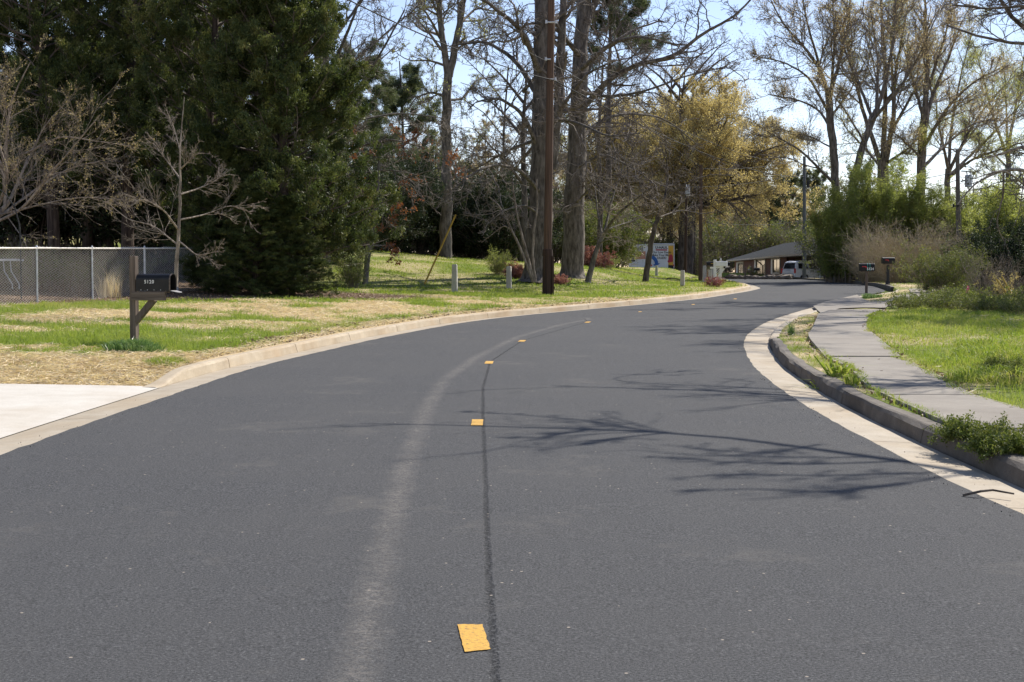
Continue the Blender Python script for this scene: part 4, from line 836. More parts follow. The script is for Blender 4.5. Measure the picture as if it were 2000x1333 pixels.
THK = bush('bare_thicket', 515, .8, .7, 1.7, 60, 0, .05, None, M['bark_pale'], .5, (5, 3), r0=.009, shape=1)
THK.place(gd(1925, 50)-[0, 0, .05], 'bare grey thicket left of the yellow guy guards', 'shrub', None, 0, .95); THK.place(gd(1975, 50)-[0, 0, .05], 'bare brown thicket behind the yellow guy guards', 'shrub', None, 1, .9)
FOR = bush('forsythia', 516, .5, .5, 1.0, 22, 900, .06, M['ochre'], M['twig_brown'], .5, (3, 3), jit=.03, r0=.005)
FOR.place(gd(1955, 46), 'sprawling yellow-flowered forsythia by the yellow guy guards', 'shrub', None, 0, .9)
AZ = bush('azalea', 517, 1.1, 1.0, 1.15, 50, 9000, .075, M['pink'], M['twig_brown'], .8, (6, 5), jit=.05, r0=.008)
def at_h(px, Y): return gd(px, Y)-[0, 0, .03]
AZ.place(at_h(1160, 77), 'large coral-pink azalea right of the second oak', 'shrub', None, 0, (.85, .8, 1.0)) 
AZ.place(at_h(1012, 60), 'small pink azalea left of the big oak foot', 'shrub', None, 1, .5); AZ.place(at_h(1090, 57.5), 'little pink azalea at the right root of the big oak', 'shrub', None, 3, .38); AZ.place(at_h(990, 64), 'pink azalea behind the second marker post', 'shrub', None, 5, .45)
AZR = bush('azalea', 518, .6, .55, .6, 40, 1700, .05, M['red'], M['twig_brown'], .8, (5, 4), jit=.05, r0=.006)
YG = bush('green_shrub', 519, .6, .6, 1.1, 60, 5000, .05, M['bamboo'], M['twig_brown'], .5, (5, 4), jit=.04, r0=.006, shape=.9)
YG.place(at_h(975, 62), 'upright yellow-green shrub between the two left marker posts', 'shrub', None, 0, .95); YG.place(at_h(1187, 82), 'yellow-green shrub right of the coral azalea', 'shrub', None, 1, (.9, .8, .7))
YG.place(at_h(690, 50), 'scrappy green shrub at the right foot of the big cedar', 'shrub', None, 2, (.8, .8, 1.2))
def tuft(name, loc, n, rx, h, wd, mat, label, seed, lean=1.0, cat='plant'):
    rng = np.random.default_rng(seed); a = rng.random(n)*6.283; q = np.sqrt(rng.random(n))*rx
    x = loc[0]+np.cos(a)*q; y = loc[1]+np.sin(a)*q
    o = blades(name, x, y, h*(.5+.6*rng.random(n))*(1.1-.5*q/rx), wd*(.7+.6*rng.random(n)), rng, None, lean, gz(x, y)-.01, mat=mat, loc=loc); o.location = loc
    return tag(o, label, cat)
tuft('grass_tuft', gp(262, 690), 1500, .38, .30, .010, 'grassdark', 'dark green grass tuft around the foot of the wooden-post mailbox', 1)
tuft('grass_tuft', gp(325, 712), 700, .28, .16, .008, 'grass', 'bright grass tuft at the kerb below the wooden-post mailbox', 2)
tuft('grass_tuft', gp(1690, 583), 900, .55, .26, .02, 'grassdark', 'dark green grass tuft around the post of the right roadside mailbox', 3)
tuft('lily_clump', gp(1622, 742), 150, .16, .36, .030, 'grass', 'bright strap-leaved lily clump on the verge behind the right kerb', 4, 1.6)
tuft('lily_clump', gp(1655, 760), 60, .12, .24, .026, 'grass', 'smaller strap-leaved clump just beside the lily clump', 5, 1.6)
tuft('grass_tuft', gp(1545, 655), 60, .06, .34, .012, 'grassdark', 'thin dark onion-grass tuft on the verge at the bend', 6, .4)
tuft('grass_tuft', gp(1068, 580), 300, .3, .14, .012, 'grass', 'green tuft at the foot of the tall brown utility pole', 7)
VE = bush('vetch_clump', 520, .34, .55, .20, 110, 5200, .026, M['shrubgreen'], M['grass'], .45, (4, 4), jit=.018, r0=.003)
for px, py, s_, rz, lab in [(1905, 858, .95, .5, 'leafy vetch clump on the verge nearest the camera'), (1975, 902, .9, 1.5, 'vetch clump at the right edge behind the kerb')]:
    VE.place(gp(px, py), lab, 'weeds', None, rz, s_)
for i, (px, py, n, rx, h_, lab) in enumerate([(1985, 700, 1500, .9, .30, 'tall lush grass at the right edge beside the lawn'), (1955, 745, 1300, .6, .26, 'lush grass leaning over the right side of the pavement'), (1890, 715, 700, .6, .2, 'taller grass patch in the right lawn near the pavement'), (1930, 680, 500, .5, .24, 'upright grass patch in the middle of the right lawn')]):
    tuft('grass_tuft', gp(px, py), n, rx, h_, .011, 'grass', lab, 30+i, .9)
for px, py, s_, rz, lab in [(1960, 722, .9, .5, 'leafy weeds inside the lush grass at the right edge'), (1990, 745, .9, 2.5, 'leafy weeds where the pavement meets the right edge')]: VE.place(gp(px, py), lab, 'weeds', None, rz, s_)
# ---------------- objects
M['metal'] = pm('galvanised_metal', (.45, .45, .45), (.62, .62, .62), 12, .5, .2)
M['wire'] = pm('galvanised_wire', (.66, .62, .55), (.84, .79, .72), 12, .5, 0)
M['cable'] = pm('weathered_cable', (.03, .03, .03), (.06, .06, .06), 2, .8, spec=.1)
M['cable_l'] = pm('pale_cable', (.09, .09, .09), (.16, .16, .16), 2, .8, spec=.1)
def woodmat(name, c1, c2, st=(1, 1, .06), s=30):
    return pm(name, c1, c2, s, .85, 0, .6, .01, st, .25, .3, .7)
M['pole'] = woodmat('creosoted_pole', (.05, .033, .024), (.17, .105, .07), (1, 1, .02), 34)
M['pole_d'] = woodmat('dark_creosote', (.028, .018, .014), (.07, .042, .031), (1, 1, .05), 14)
M['pole_g'] = woodmat('grey_pole', (.10, .09, .075), (.20, .18, .15), (1, 1, .03), 14)
M['pole_b'] = pm('painted_pole', (.075, .085, .085), (.12, .13, .13), 2, .5)
M['lumber'] = woodmat('weathered_lumber', (.075, .056, .042), (.20, .155, .12), (1, 1, .06), 26)
M['lumber_h'] = woodmat('weathered_lumber_flat', (.08, .06, .045), (.21, .165, .13), (.06, 1, 1), 26)
M['mbox'] = pm('black_mailbox_paint', (.008, .008, .008), (.018, .017, .016), 5, .42, 0, .1, .003, spec=.25)
M['mboxw'] = pm('white_mailbox_plastic', (.70, .70, .70), (.78, .78, .78), 3, .5)
M['inside'] = pm('grey_box_inside', (.25, .24, .23), (.38, .37, .35), 5, .5)
M['white'] = pm('white_paint', (.72, .71, .69), (.80, .79, .77), 3, .5)
M['digit'] = pm('digit_sticker', (.78, .76, .70), (.84, .82, .77), 20, .6)
M['black'] = pm('black_rubber', (.012, .012, .013), (.025, .025, .026), 6, .7)
M['redp'] = pm('red_plastic', (.50, .02, .02), (.60, .03, .03), 4, .4)
M['yellow'] = pm('yellow_guy_plastic', (.42, .25, .02), (.52, .33, .03), 3, .5)
M['marker'] = m_conc('marker_post_concrete', (.46, .43, .37), (.62, .59, .52), (.40, .35, .28), s=5)
M['porc'] = pm('insulator_porcelain', (.55, .56, .58), (.7, .7, .72), 3, .25)
M['trans'] = pm('transformer_grey', (.40, .43, .45), (.5, .53, .55), 3, .4)
M['trans'].node_tree.nodes['Principled BSDF'].inputs['Metallic'].default_value = .2
M['green'] = pm('teal_ribbon', (.05, .35, .28), (.07, .42, .34), 3, .6)
def text(body, size, parent, M4, mat, name='lettering', ext_=.002, bold=0, ax='CENTER'):
    cu = bpy.data.curves.new('t', 'FONT'); cu.body = body; cu.size = size; cu.extrude = ext_; cu.offset = bold; cu.align_x = ax; cu.align_y = 'CENTER'; cu.resolution_u = 3; cu.space_line = .95
    to = bpy.data.objects.new('t', cu); C.objects.link(to); dg = bpy.context.evaluated_depsgraph_get(); dg.update()
    me = bpy.data.meshes.new_from_object(to.evaluated_get(dg)); me.name = name; bpy.data.objects.remove(to)
    me.transform(M4); me.materials.clear(); return obj(name, me, mat, parent)
def Tm(x, y, z, face='-y'):
    R = Matrix.Rotation(math.pi/2, 4, 'X')
    if face == '-x': R = Matrix.Rotation(-math.pi/2, 4, 'Z')@R
    return Matrix.Translation((x, y, z))@R
# chain link fence ------------------------------------------------------
def fence():
    posts = [gd(-150, 27.5), gd(-35, 30.2), gp(73, 591), gp(181, 585), gp(283, 577), gp(347, 571)]
    posts += [posts[-1]+np.array([1.0, 6, 0]), posts[-1]+np.array([2.0, 12, 0])]
    for p in posts[6:]: p[2] = float(terr(p[0], p[1]))
    b = posts[2]; e = empty('chain_link_fence', b, 'galvanised chain-link fence with a bright top rail along the left lawn', 'fence')
    P = [p-b for p in posts]; H = 1.24; tops = []
    for i, p in enumerate(P):
        m = MB(); m.cyl(p-[0, 0, .1], p+[0, 0, H+.03], .028 if i in (4, 5) else .022, n=10); m.cyl(p+[0, 0, H+.02], p+[0, 0, H+.07], .034, .012, n=10); m.build('post', M['metal'], e, smooth=False)
        tops.append(p+np.array([0, 0, H]))
    for a, c in zip(tops[:-1], tops[1:]):
        m = MB(); m.cyl(a, c, .021, n=8); m.build('top_rail', M['wire'], e)
    pol = []; rg = np.random.default_rng(3)
    for s, (a, c) in enumerate(zip(P[:-1], P[1:])):
        L = np.linalg.norm((c-a)[:2]); n = int(L/.135); nz = 11; dz = (H+.03)/nz
        d = (c-a)/L; off = np.array([-d[1], d[0], 0])
        for k in range(n):
            t0 = k*L/n; j = np.arange(2*nz+1)
            for ph in (0, 1):
                t = t0+np.where((j+ph) % 2 == 0, 0, L/n)*1.0
                q = a+d*t[:, None]; q = q+np.array([0, 0, 1.])*(j*dz/2*1.0)[:, None]+off*(.02+.006*np.where(j % 2, 1, -1))[:, None]
                q[:, 2] += .02*math.sin(k*.3+s)
                pol.append(q)
    PP = np.array(pol); V, Q = tubes(PP, np.full(PP.shape[:2], .0034), 3); obj('wire_mesh', mesh_np('wire_mesh', V, [Q]), M['wire'], e)
fence()
# folding table and dry stalks behind it
def table():
    b = gd(-8, 36.5); e = empty('folding_table', b, 'white plastic folding table standing behind the chain-link fence', 'table')
    MB().box((0, 0, .74), (1.25, .7, .05)).build('table_top', M['white'], e, bevel=.015)
    for x, s in ((-.45, -1), (.3, 1)):
        for y in (-.25, .25): MB().path([(x, y, .72), (x+.02, y, .45), (x+s*.22, y, .12), (x+s*.22, y, 0)], .016).build('leg', M['metal'], e)
table()
tuft('dry_stalks', gd(214, 36), 130, .3, 1.0, .016, 'straw', 'pale dry pampas stalks behind the fence between its middle posts', 8, .5)
tuft('dry_stalks', gd(130, 36.5), 90, .7, .7, .012, 'litter', 'brown dry stalks behind the fence nearer the left posts', 9, .7)
def hook():
    b = gd(42, 33.5); b = np.array(b); m = MB(); pts = [(0, 0, 0), (0, 0, 1.3), (-.02, 0, 1.75), (-.12, 0, 2.15), (-.32, 0, 2.45), (-.5, 0, 2.6)]
    tag(m.path(pts, .02, 6, .012).build('garden_hook_pole', M['cable'], None, b, smooth=True), 'thin dark curved metal pole rising above the fence at the left', 'pole')
hook()
for px, Y, s_, lab in [(95, 38, .38, 'dry twiggy shrub behind the fence between its left posts'), (160, 37.5, .34, 'dry twiggy shrub behind the fence left of the pampas stalks'), (250, 39, .36, 'dry twiggy shrub behind the fence right of the pampas stalks'), (15, 39, .4, 'dry twiggy shrub behind the folding table')]: UND.place(gd(px, Y), lab, 'shrub', 'dry shrubs behind the fence', px, s_)
# mailboxes --------------------------------------------------------------
def arch(w, h, n=9):
    r = w/2; return [(-r, 0), (r, 0)]+[(r*math.cos(a), h-r+r*math.sin(a)) for a in np.linspace(0, math.pi, n)]
def shell(w, h, x0, x1, mat, name, par, bevel=.004):
    m = MB(); m.prism(arch(w, h), 0, x0, x1); return m.build(name, mat, par, bevel=bevel)
def mailbox_main():
    b = gp(263, 672); b[2] -= .02
    e = empty('mailbox', b, 'black mailbox numbered 5120, its door hanging open, on a weathered wooden post', 'mailbox', rz=rad(-17))
    MB().box((0, 0, .66), (.10, .10, 1.34)).build('post', M['lumber'], e, bevel=.006)
    MB().box((.285, -.062, .735), (.56, .045, .13)).build('arm', M['lumber_h'], e, bevel=.004)
    MB().box((.36, -.0, .795), (.44, .13, .02)).build('base_board', M['lumber_h'], e, bevel=.003)
    m = MB(); m.bar((.03, 0, .36), (.34, 0, .69), .075, .09); m.build('brace', M['lumber'], e, bevel=.004)
    x0, x1 = .085, .66; w, h, z = .17, .255, .81
    m = MB(); o = arch(w, h, 13); i_ = [(u*.94, v*.96+.004) for u, v in o]; k = len(o)
    V = [(x0, u, v) for u, v in o]+[(x1, u, v) for u, v in o]+[(x1, u, v) for u, v in i_]+[(x0+.02, u, v) for u, v in i_]
    Fs = [(i, (i+1) % k, k+(i+1) % k, k+i) for i in range(k)]+[(k+i, k+(i+1) % k, 2*k+(i+1) % k, 2*k+i) for i in range(k)]+[(2*k+i, 2*k+(i+1) % k, 3*k+(i+1) % k, 3*k+i) for i in range(k)]+[tuple(range(k)), tuple(range(3*k, 4*k))]
    m.add([(a, c, d+z) for a, c, d in V], Fs); bx = m.build('box', M['mbox'], e)
    m = MB(); m.prism([(u*.9, v*.93+.01+z) for u, v in o], 0, x1-.16, x1-.15); m.build('interior', M['inside'], e)
    m = MB(); m.prism([(u, .004+v*.95) for u, v in arch(w, h, 9)], 0, 0, .006)
    d = m.build('door', M['inside'], e); d.location = (x1+.004, 0, z+.01); d.rotation_euler = (0, rad(104), 0); d.scale = (1, 1, .5)
    m = MB(); m.prism(arch(w*1.03, h*1.02, 13), 0, x1-.014, x1-.002)
    m = MB(); o2 = arch(w*1.03, h*1.015, 13)
    V = [(x1-.02, u, v) for u, v in o2]+[(x1+.002, u, v) for u, v in o2]; m.add([(a, c, d_+z-.002) for a, c, d_ in V], [(i, (i+1) % k, k+(i+1) % k, k+i) for i in range(k)]); m.build('door_rim', M['lumber_h'], e)
    for i, ch in enumerate('5120'):
        x = .245+i*.043; MB().box((x, -w/2-.001, z+.135), (.037, .004, .066)).build('number_plate', M['mbox'], e)
        text(ch, .072, e, Tm(x, -w/2-.0035, z+.135), M['digit'], 'number', .001, .0015)
    for x in (.17, .28, .39, .50): MB().cyl((x, -w/2-.004, z+.016), (x, -w/2+.002, z+.016), .007, n=6).build('screw', M['metal'], e)
mailbox_main()
def mailbox_r(px, py, rz, s_, label, number, post_mat, ribbon):
    b = gp(px, py) if py else gd(px, 68); e = empty('mailbox', b, label, 'mailbox', rz=rz); e.scale = (s_,)*3
    if number: MB().box((0, 0, .5), (.10, .10, 1.12)).build('post', post_mat, e, bevel=.006)
    else:
        m = MB(); m.box((0, 0, .5), (.11, .11, .9)); m.build('post', post_mat, e, bevel=.01); MB().box((0, 0, .1), (.22, .2, .22), taper=.6).build('post_base', post_mat, e, bevel=.02)
    MB().box((.03, 0, 1.0), (.5, .14, .04)).build('base_board', M['lumber_h'], e)
    w, h, z, x0, x1 = .24, .30, 1.02, -.28, .30
    shell(w, h, x0, x1, M['mbox'], 'box', e).location = (0, 0, z)
    shell(w*1.05, h*1.03, x0-.025, x0+.01, M['mbox'], 'door', e).location = (0, 0, z)
    m = MB(); m.box((-.10, -w/2-.012, z+.17), (.17, .008, .03)); m.box((-.03, -w/2-.012, z+.145), (.035, .01, .08)); m.build('flag', M['redp'], e)
    if number:
        for i, ch in enumerate(number): text(ch, .13, e, Tm(.03+i*.068, -w/2-.006, z+.075), M['digit'], 'number', .002, .004)
        for x in (.02, .11): shell(w*1.02, h*1.01, x, x+.016, M['green'], 'ribbon', e, 0).location = (0, 0, z)
mailbox_r(1692, 580, rad(-8), 1.0, 'black mailbox numbered 5124 with a red flag on a grey post at the bend', '5124', M['lumber'], True)
mailbox_r(1734, 557, rad(4), 1.0, 'plain black mailbox with a red flag on a dark post behind the numbered one', '', M['black'], False)
def mailbox_white():
    b = gp(1396, 553); e = empty('mailbox', b, 'white mailbox on a white post with a lattice brace by the far kerb', 'mailbox', rz=rad(-12))
    MB().box((0, 0, .6), (.13, .13, 1.2)).build('post', M['white'], e, bevel=.01); MB().box((-.0, 0, .74), (.14, .14, .9)).build('post_sleeve', M['white'], e, bevel=.01)
    MB().box((-.14, 0, .78), (.2, .1, .09)).build('stub_arm', M['white'], e, bevel=.008); MB().box((.3, 0, .80), (.55, .11, .08)).build('arm', M['white'], e, bevel=.008)
    MB().bar((.07, 0, .18), (.5, 0, .78), .09).build('brace', M['white'], e, bevel=.006)
    m = MB()
    for t in (.12, .24, .36): m.bar((.07+t, 0, .78), (.07, 0, .78-t*1.1), .022, .03)
    m.build('lattice', M['white'], e)
    m = MB(); m.box((.33, 0, .98), (.56, .24, .26)); m.build('box', M['mboxw'], e, bevel=.03); MB().box((.62, 0, .98), (.03, .26, .28)).build('door', M['mboxw'], e, bevel=.01); MB().box((.5, -.05, .8), (.1, .12, .1)).build('newspaper_slot', M['black'], e)
mailbox_white()
AZR.place(gp(1393, 561), 'red and pink flowering bush at the foot of the white lattice mailbox', 'shrub', None, 0, .85)
def mailbox_far(px, Y, kind, label):
    b = gd(px, Y); e = empty('mailbox', b, label, 'mailbox')
    mt = M['white'] if kind == 'finial' else M['lumber']
    s = -1 if kind == 'num' else 1
    MB().box((0, 0, .6), (.13, .13, 1.35 if kind == 'finial' else 1.25)).build('post', mt, e, bevel=.01)
    if kind == 'finial': MB().cyl((0, 0, 1.27), (0, 0, 1.33), .10, .10).cyl((0, 0, 1.33), (0, 0, 1.40), .035, .06).cyl((0, 0, 1.40), (0, 0, 1.48), .06, .02).build('finial', mt, e)
    MB().box((s*.3, 0, .88), (.55, .12, .08)).build('arm', mt, e)
    shell(.22, .26, .08, .62, M['mbox'], 'box', e).location = (0, 0, .93)
    if s < 0: e.children[-1].location.x = -.70
    if kind == 'num': text('5139', .13, e, Tm(-.36, -.116, 1.03), M['digit'], 'number', .002, .003)
    if kind == 'orange': MB().box((.45, -.115, 1.06), (.2, .01, .05)).build('flag', M['yellow'], e)
    if kind == 'num': MB().bar((-.05, 0, .5), (-.35, 0, .84), .07).build('brace', mt, e)
mailbox_far(1407, 96, 'finial', 'black mailbox on a white post with a turned finial behind the white one')
mailbox_far(1377, 93, 'orange', 'black mailbox with an orange flag half hidden by the brown pole')
mailbox_far(1470, 128, 'num', 'black mailbox on a wooden bracket post in front of the brick house')
# marker posts ------------------------------------------------------------
def marker(px, py, h, label, tw=1):
    b = gp(px, py) if py > 540 else gd(px, tw)
    e = empty('marker_post', b, label, 'marker post', 'white marker posts on the lawn', rz=rad(-14)); w_ = .2
    MB().box((0, 0, h/2-.03), (w_, w_*.75, h+.06), taper=.86).build('shaft', M['marker'], e, bevel=.012)
    MB().box((0, 0, h+.012), (w_*.84, w_*.63, .025), taper=.8).build('cap', M['marker'], e, bevel=.006)
    m = MB(); m.box((0, -.074, h*.52), (.012, .006, h*.86)); m.build('groove', M['marker'], e)
for a in [(888, 571, .93, 'white marker post nearest the camera, alone on the left lawn'), (994, 564, .80, 'white marker post left of the big oak'), (1333, 560, .68, 'white marker post standing alone below the truck'),
          (1376, 551, .86, 'white marker post immediately right of the brown pole'), (1387, 552, .64, 'short white marker post left of the lattice mailbox'), (1391, 549, .78, 'white marker post tucked behind the lattice mailbox post')]: marker(*a)
marker(1282, 500, .72, 'white marker post in front of the truck rear', 96)
# utility poles and wires ---------------------------------------------------
def pole(px, py, Y, top, r0, mat, label, lean=0, sleeve=False, extras=()):
    b = gp(px, py) if Y is None else gd(px, Y); Yb = b[1]
    tp = at(top[0], top[1], Yb)-b
    e = empty('utility_pole', b, label, 'utility pole')
    m = MB(); m.path(resample([(0, 0, -.1), tuple(tp*.5+np.array([lean, 0, 0])), tuple(tp)], 10, RN)[0].tolist(), r0, 16, r0*.72); m.build('shaft', mat, e, smooth=True)
    return e, b, tp
ep, bp, tpp = pole(1068.5, 577, None, (1079, -160), .145, M['pole'], 'tall red-brown utility pole with a dark steel splice at its foot, before the big oak')
ax = lambda z: tpp*(z/tpp[2])
MB().cyl(ax(.0)-[0,0,.1], ax(1.45), .168, .162, n=14).build('sleeve', M['pole_d'], ep, smooth=False)
MB().cyl(ax(1.30), ax(1.53), .182, .172, n=14).build('band', M['pole_d'], ep, bevel=.01)
m = MB(); m.box(ax(.62)+np.array([.18, -.06, 0]), (.08, .12, 1.3)); m.build('steel_channel', M['pole_d'], ep, bevel=.01)
for z in (.25, .65, 1.1): MB().box(ax(z)+np.array([.225, -.08, 0]), (.05, .09, .08)).build('bolt', M['pole_d'], ep)
def hgt(row, Y): return float(at(0, row, Y)[2])
for row, side in ((46, -1), (46, 1), (118, -1), (157, 1)):
    z = hgt(row, bp[1])-bp[2]; c = ax(z)
    m = MB(); m.cyl(c+[0, -.18, 0], c+[side*.16, -.26, 0], .025, n=8); m.cyl(c+[side*.16, -.26, -.05], c+[side*.16, -.26, .06], .045, .035, n=10); m.build('insulator', M['porc'] if row == 46 else M['metal'], ep)
e2, b2, t2 = pole(1368, 549, None, (1369, 322), .125, M['pole'], 'plain brown wooden pole left of the white lattice mailbox')
e3, b3, t3 = pole(1571, 546, None, (1571, 306), .19, M['pole_b'], 'smooth grey-green pole standing before the white SUV', 0)
z = hgt(360, b3[1])-b3[2]; MB().box((.28, 0, z), (.22, .25, .7)).build('equipment_box', M['cable'], e3, bevel=.02); MB().box((.02, -.2, hgt(325, b3[1])-b3[2]), (.5, .06, .08)).build('bracket', M['cable'], e3)
e4, b4, t4 = pole(1873, 0, 80, (1870, 292), .15, M['pole_g'], 'grey wooden pole carrying a transformer at the right before the bamboo')
z = hgt(355, 80)-b4[2]
def transformer(e, c, h, r):
    MB().cyl(c-[0, 0, h/2], c+np.array([0, 0, h/2]), r, n=16).build('transformer_tank', M['trans'], e, bevel=.02); MB().cyl(c+[0, 0, h/2], c+np.array([0, 0, h/2+.05]), r*1.06, r*.9, n=16).build('tank_lid', M['trans'], e)
    for s in (-.4, .4): MB().cyl(c+[s*r, 0, h/2+.05], c+np.array([s*r*1.5, 0, h/2+.25]), .035, .03, n=8).build('bushing', M['porc'], e)
transformer(e4, np.array([.42, -.05, z]), .62, .2)
MB().bar((0, -.05, z), (.42, -.05, z+.1), .07).build('tank_bracket', M['cable'], e4)
z = hgt(403, 80)-b4[2]; MB().bar((0, -.12, z), (-.42, -.12, z+.02), .05, .06).build('side_bracket', M['cable'], e4); MB().cyl((-.42, -.12, z-.08), (-.42, -.12, z+.1), .05, n=8).build('insulator', M['cable'], e4)
z = hgt(335, 80)-b4[2]; MB().bar((-.02, -.14, z), (.5, -.14, z-.02), .06).build('top_bracket', M['cable'], e4)
MB().path([(0.0, -.15, hgt(560, 80)-b4[2]), (.02, -.17, hgt(470, 80)-b4[2]), (0, -.15, hgt(420, 80)-b4[2])], .02).build('ground_wire', M['cable_l'], e4)
e5, b5, t5 = pole(1338, 0, 112, (1341, 362), .13, M['pole_d'], 'dark slender pole with a white transformer behind the leaning dark tree')
transformer(e5, np.array([.12, -.28, hgt(375, 112)-b5[2]]), .62, .17)
def wire(a, c, sag, r, mat, label, n=18, grp='overhead lines'):
    a, c = np.array(a, float), np.array(c, float); t = np.linspace(0, 1, n)[:, None]
    P = a*(1-t)+c*t; P[:, 2] -= (4*sag*t*(1-t))[:, 0]
    tag(MB().path((P-a).tolist(), r, 4).build('overhead_wire', mat, None, a), label, 'wire', grp)
def pp(row, e_b, px): return at(px, row, e_b[1]-.25)
W0 = (-13.5, 13)
wire(at(560, -62, 27), pp(157, bp, 1082), .25, .016, M['cable'], 'thick dark cable from the upper left to the tall brown pole')
wire(pp(157, bp, 1082), at(1571, 345, b3[1]), .9, .022, M['cable'], 'thick dark cable from the tall brown pole to the grey-green pole')
wire(at(700, -130, 30), pp(118, bp, 1064), .2, .009, M['cable_l'], 'pale line from the upper left to the lower bracket of the tall brown pole')
wire(pp(118, bp, 1064), at(1571, 322, b3[1]), .9, .013, M['cable_l'], 'pale line from the lower bracket down toward the grey-green pole')
wire(at(800, -135, 34), pp(46, bp, 1060), .15, .008, M['cable_l'], 'thin line reaching the upper insulators of the tall brown pole')
wire(pp(46, bp, 1086), at(1369, 325, b2[1]), .5, .010, M['cable_l'], 'thin line from the upper insulators down to the plain brown pole')
wire(at(1369, 330, b2[1]), at(1571, 310, b3[1]), .3, .016, M['cable'], 'dark line from the plain brown pole to the top of the grey-green pole')
wire(at(1341, 366, 112), at(1571, 338, b3[1]), .3, .016, M['cable'], 'dark line from the white transformer to the grey-green pole')
for r0, r1, s_, lab in [(312, 296, .4, 'highest line'), (345, 336, .7, 'second line'), (372, 352, .9, 'third line'), (436, 403, .6, 'lowest dark line')]:
    wire(at(1571, r0, b3[1]), at(1870, r1, 79.8), s_, .018, M['cable'] if r0 > 400 else M['cable_l'], lab+' from the grey-green pole to the transformer pole at the right')
wire(at(1870, 296, 79.8), at(2120, 215, 60), .3, .014, M['cable_l'], 'highest line leaving the transformer pole to the right'); wire(at(1870, 345, 79.8), at(2120, 330, 60), .3, .014, M['cable_l'], 'lower line leaving the transformer pole to the right')
wire(at(1571, 430, b3[1]), at(1369, 434, b2[1]), .3, .014, M['cable'], 'low dark line running left from the grey-green pole to the plain brown pole')
def guy(p0, p1, label, r=.035, extra=None):
    b = np.array(p0); e = empty('guy_wire', b, label, 'guy wire', 'yellow guy guards')
    v = np.array(p1)-b; MB().cyl((0, 0, 0), v, r, n=8).build('guard', M['yellow'], e); MB().cyl(-v*.03, (0, 0, 0), .02, n=6).build('anchor_rod', M['cable'], e)
    if extra is not None: MB().path([tuple(v), tuple(np.array(extra)-b)], .008, 4).build('strand', M['cable'], e)
guy(gp(829, 556), at(890, 420, 54.5), 'leaning yellow guy guard on the open lawn between the leaning trunk and marker post', .036, at(1076, 20, 48.5))
guy(gd(1976, 44), at(1946, 545, 44.5), 'left yellow guy guard among weeds at the right edge', .024); guy(gd(1984, 43), at(1957, 540, 43.6), 'right yellow guy guard among weeds at the right edge', .024)
guy(at(1391, 472, 84), at(1377, 433, 82), 'short yellow guard hanging on the guy of the plain brown pole', .022, at(1369, 345, b2[1]))
b = gd(1888, 41); e = empty('survey_stake', b, 'wooden survey stake with a fluttering pink ribbon in the right-hand weeds', 'stake')
MB().box((0, 0, .22), (.035, .02, .5)).build('stake', M['lumber'], e); MB().add([(-.03, -.012, .30), (.05, -.02, .32), (.075, -.03, .48), (.0, -.012, .52), (-.05, -.05, .12), (-.02, -.05, .12)], [(0, 1, 2, 3), (0, 4, 5, 1)]).build('ribbon', pm('pink_ribbon', (.75, .10, .22), (.85, .16, .30), 3, .6), e)
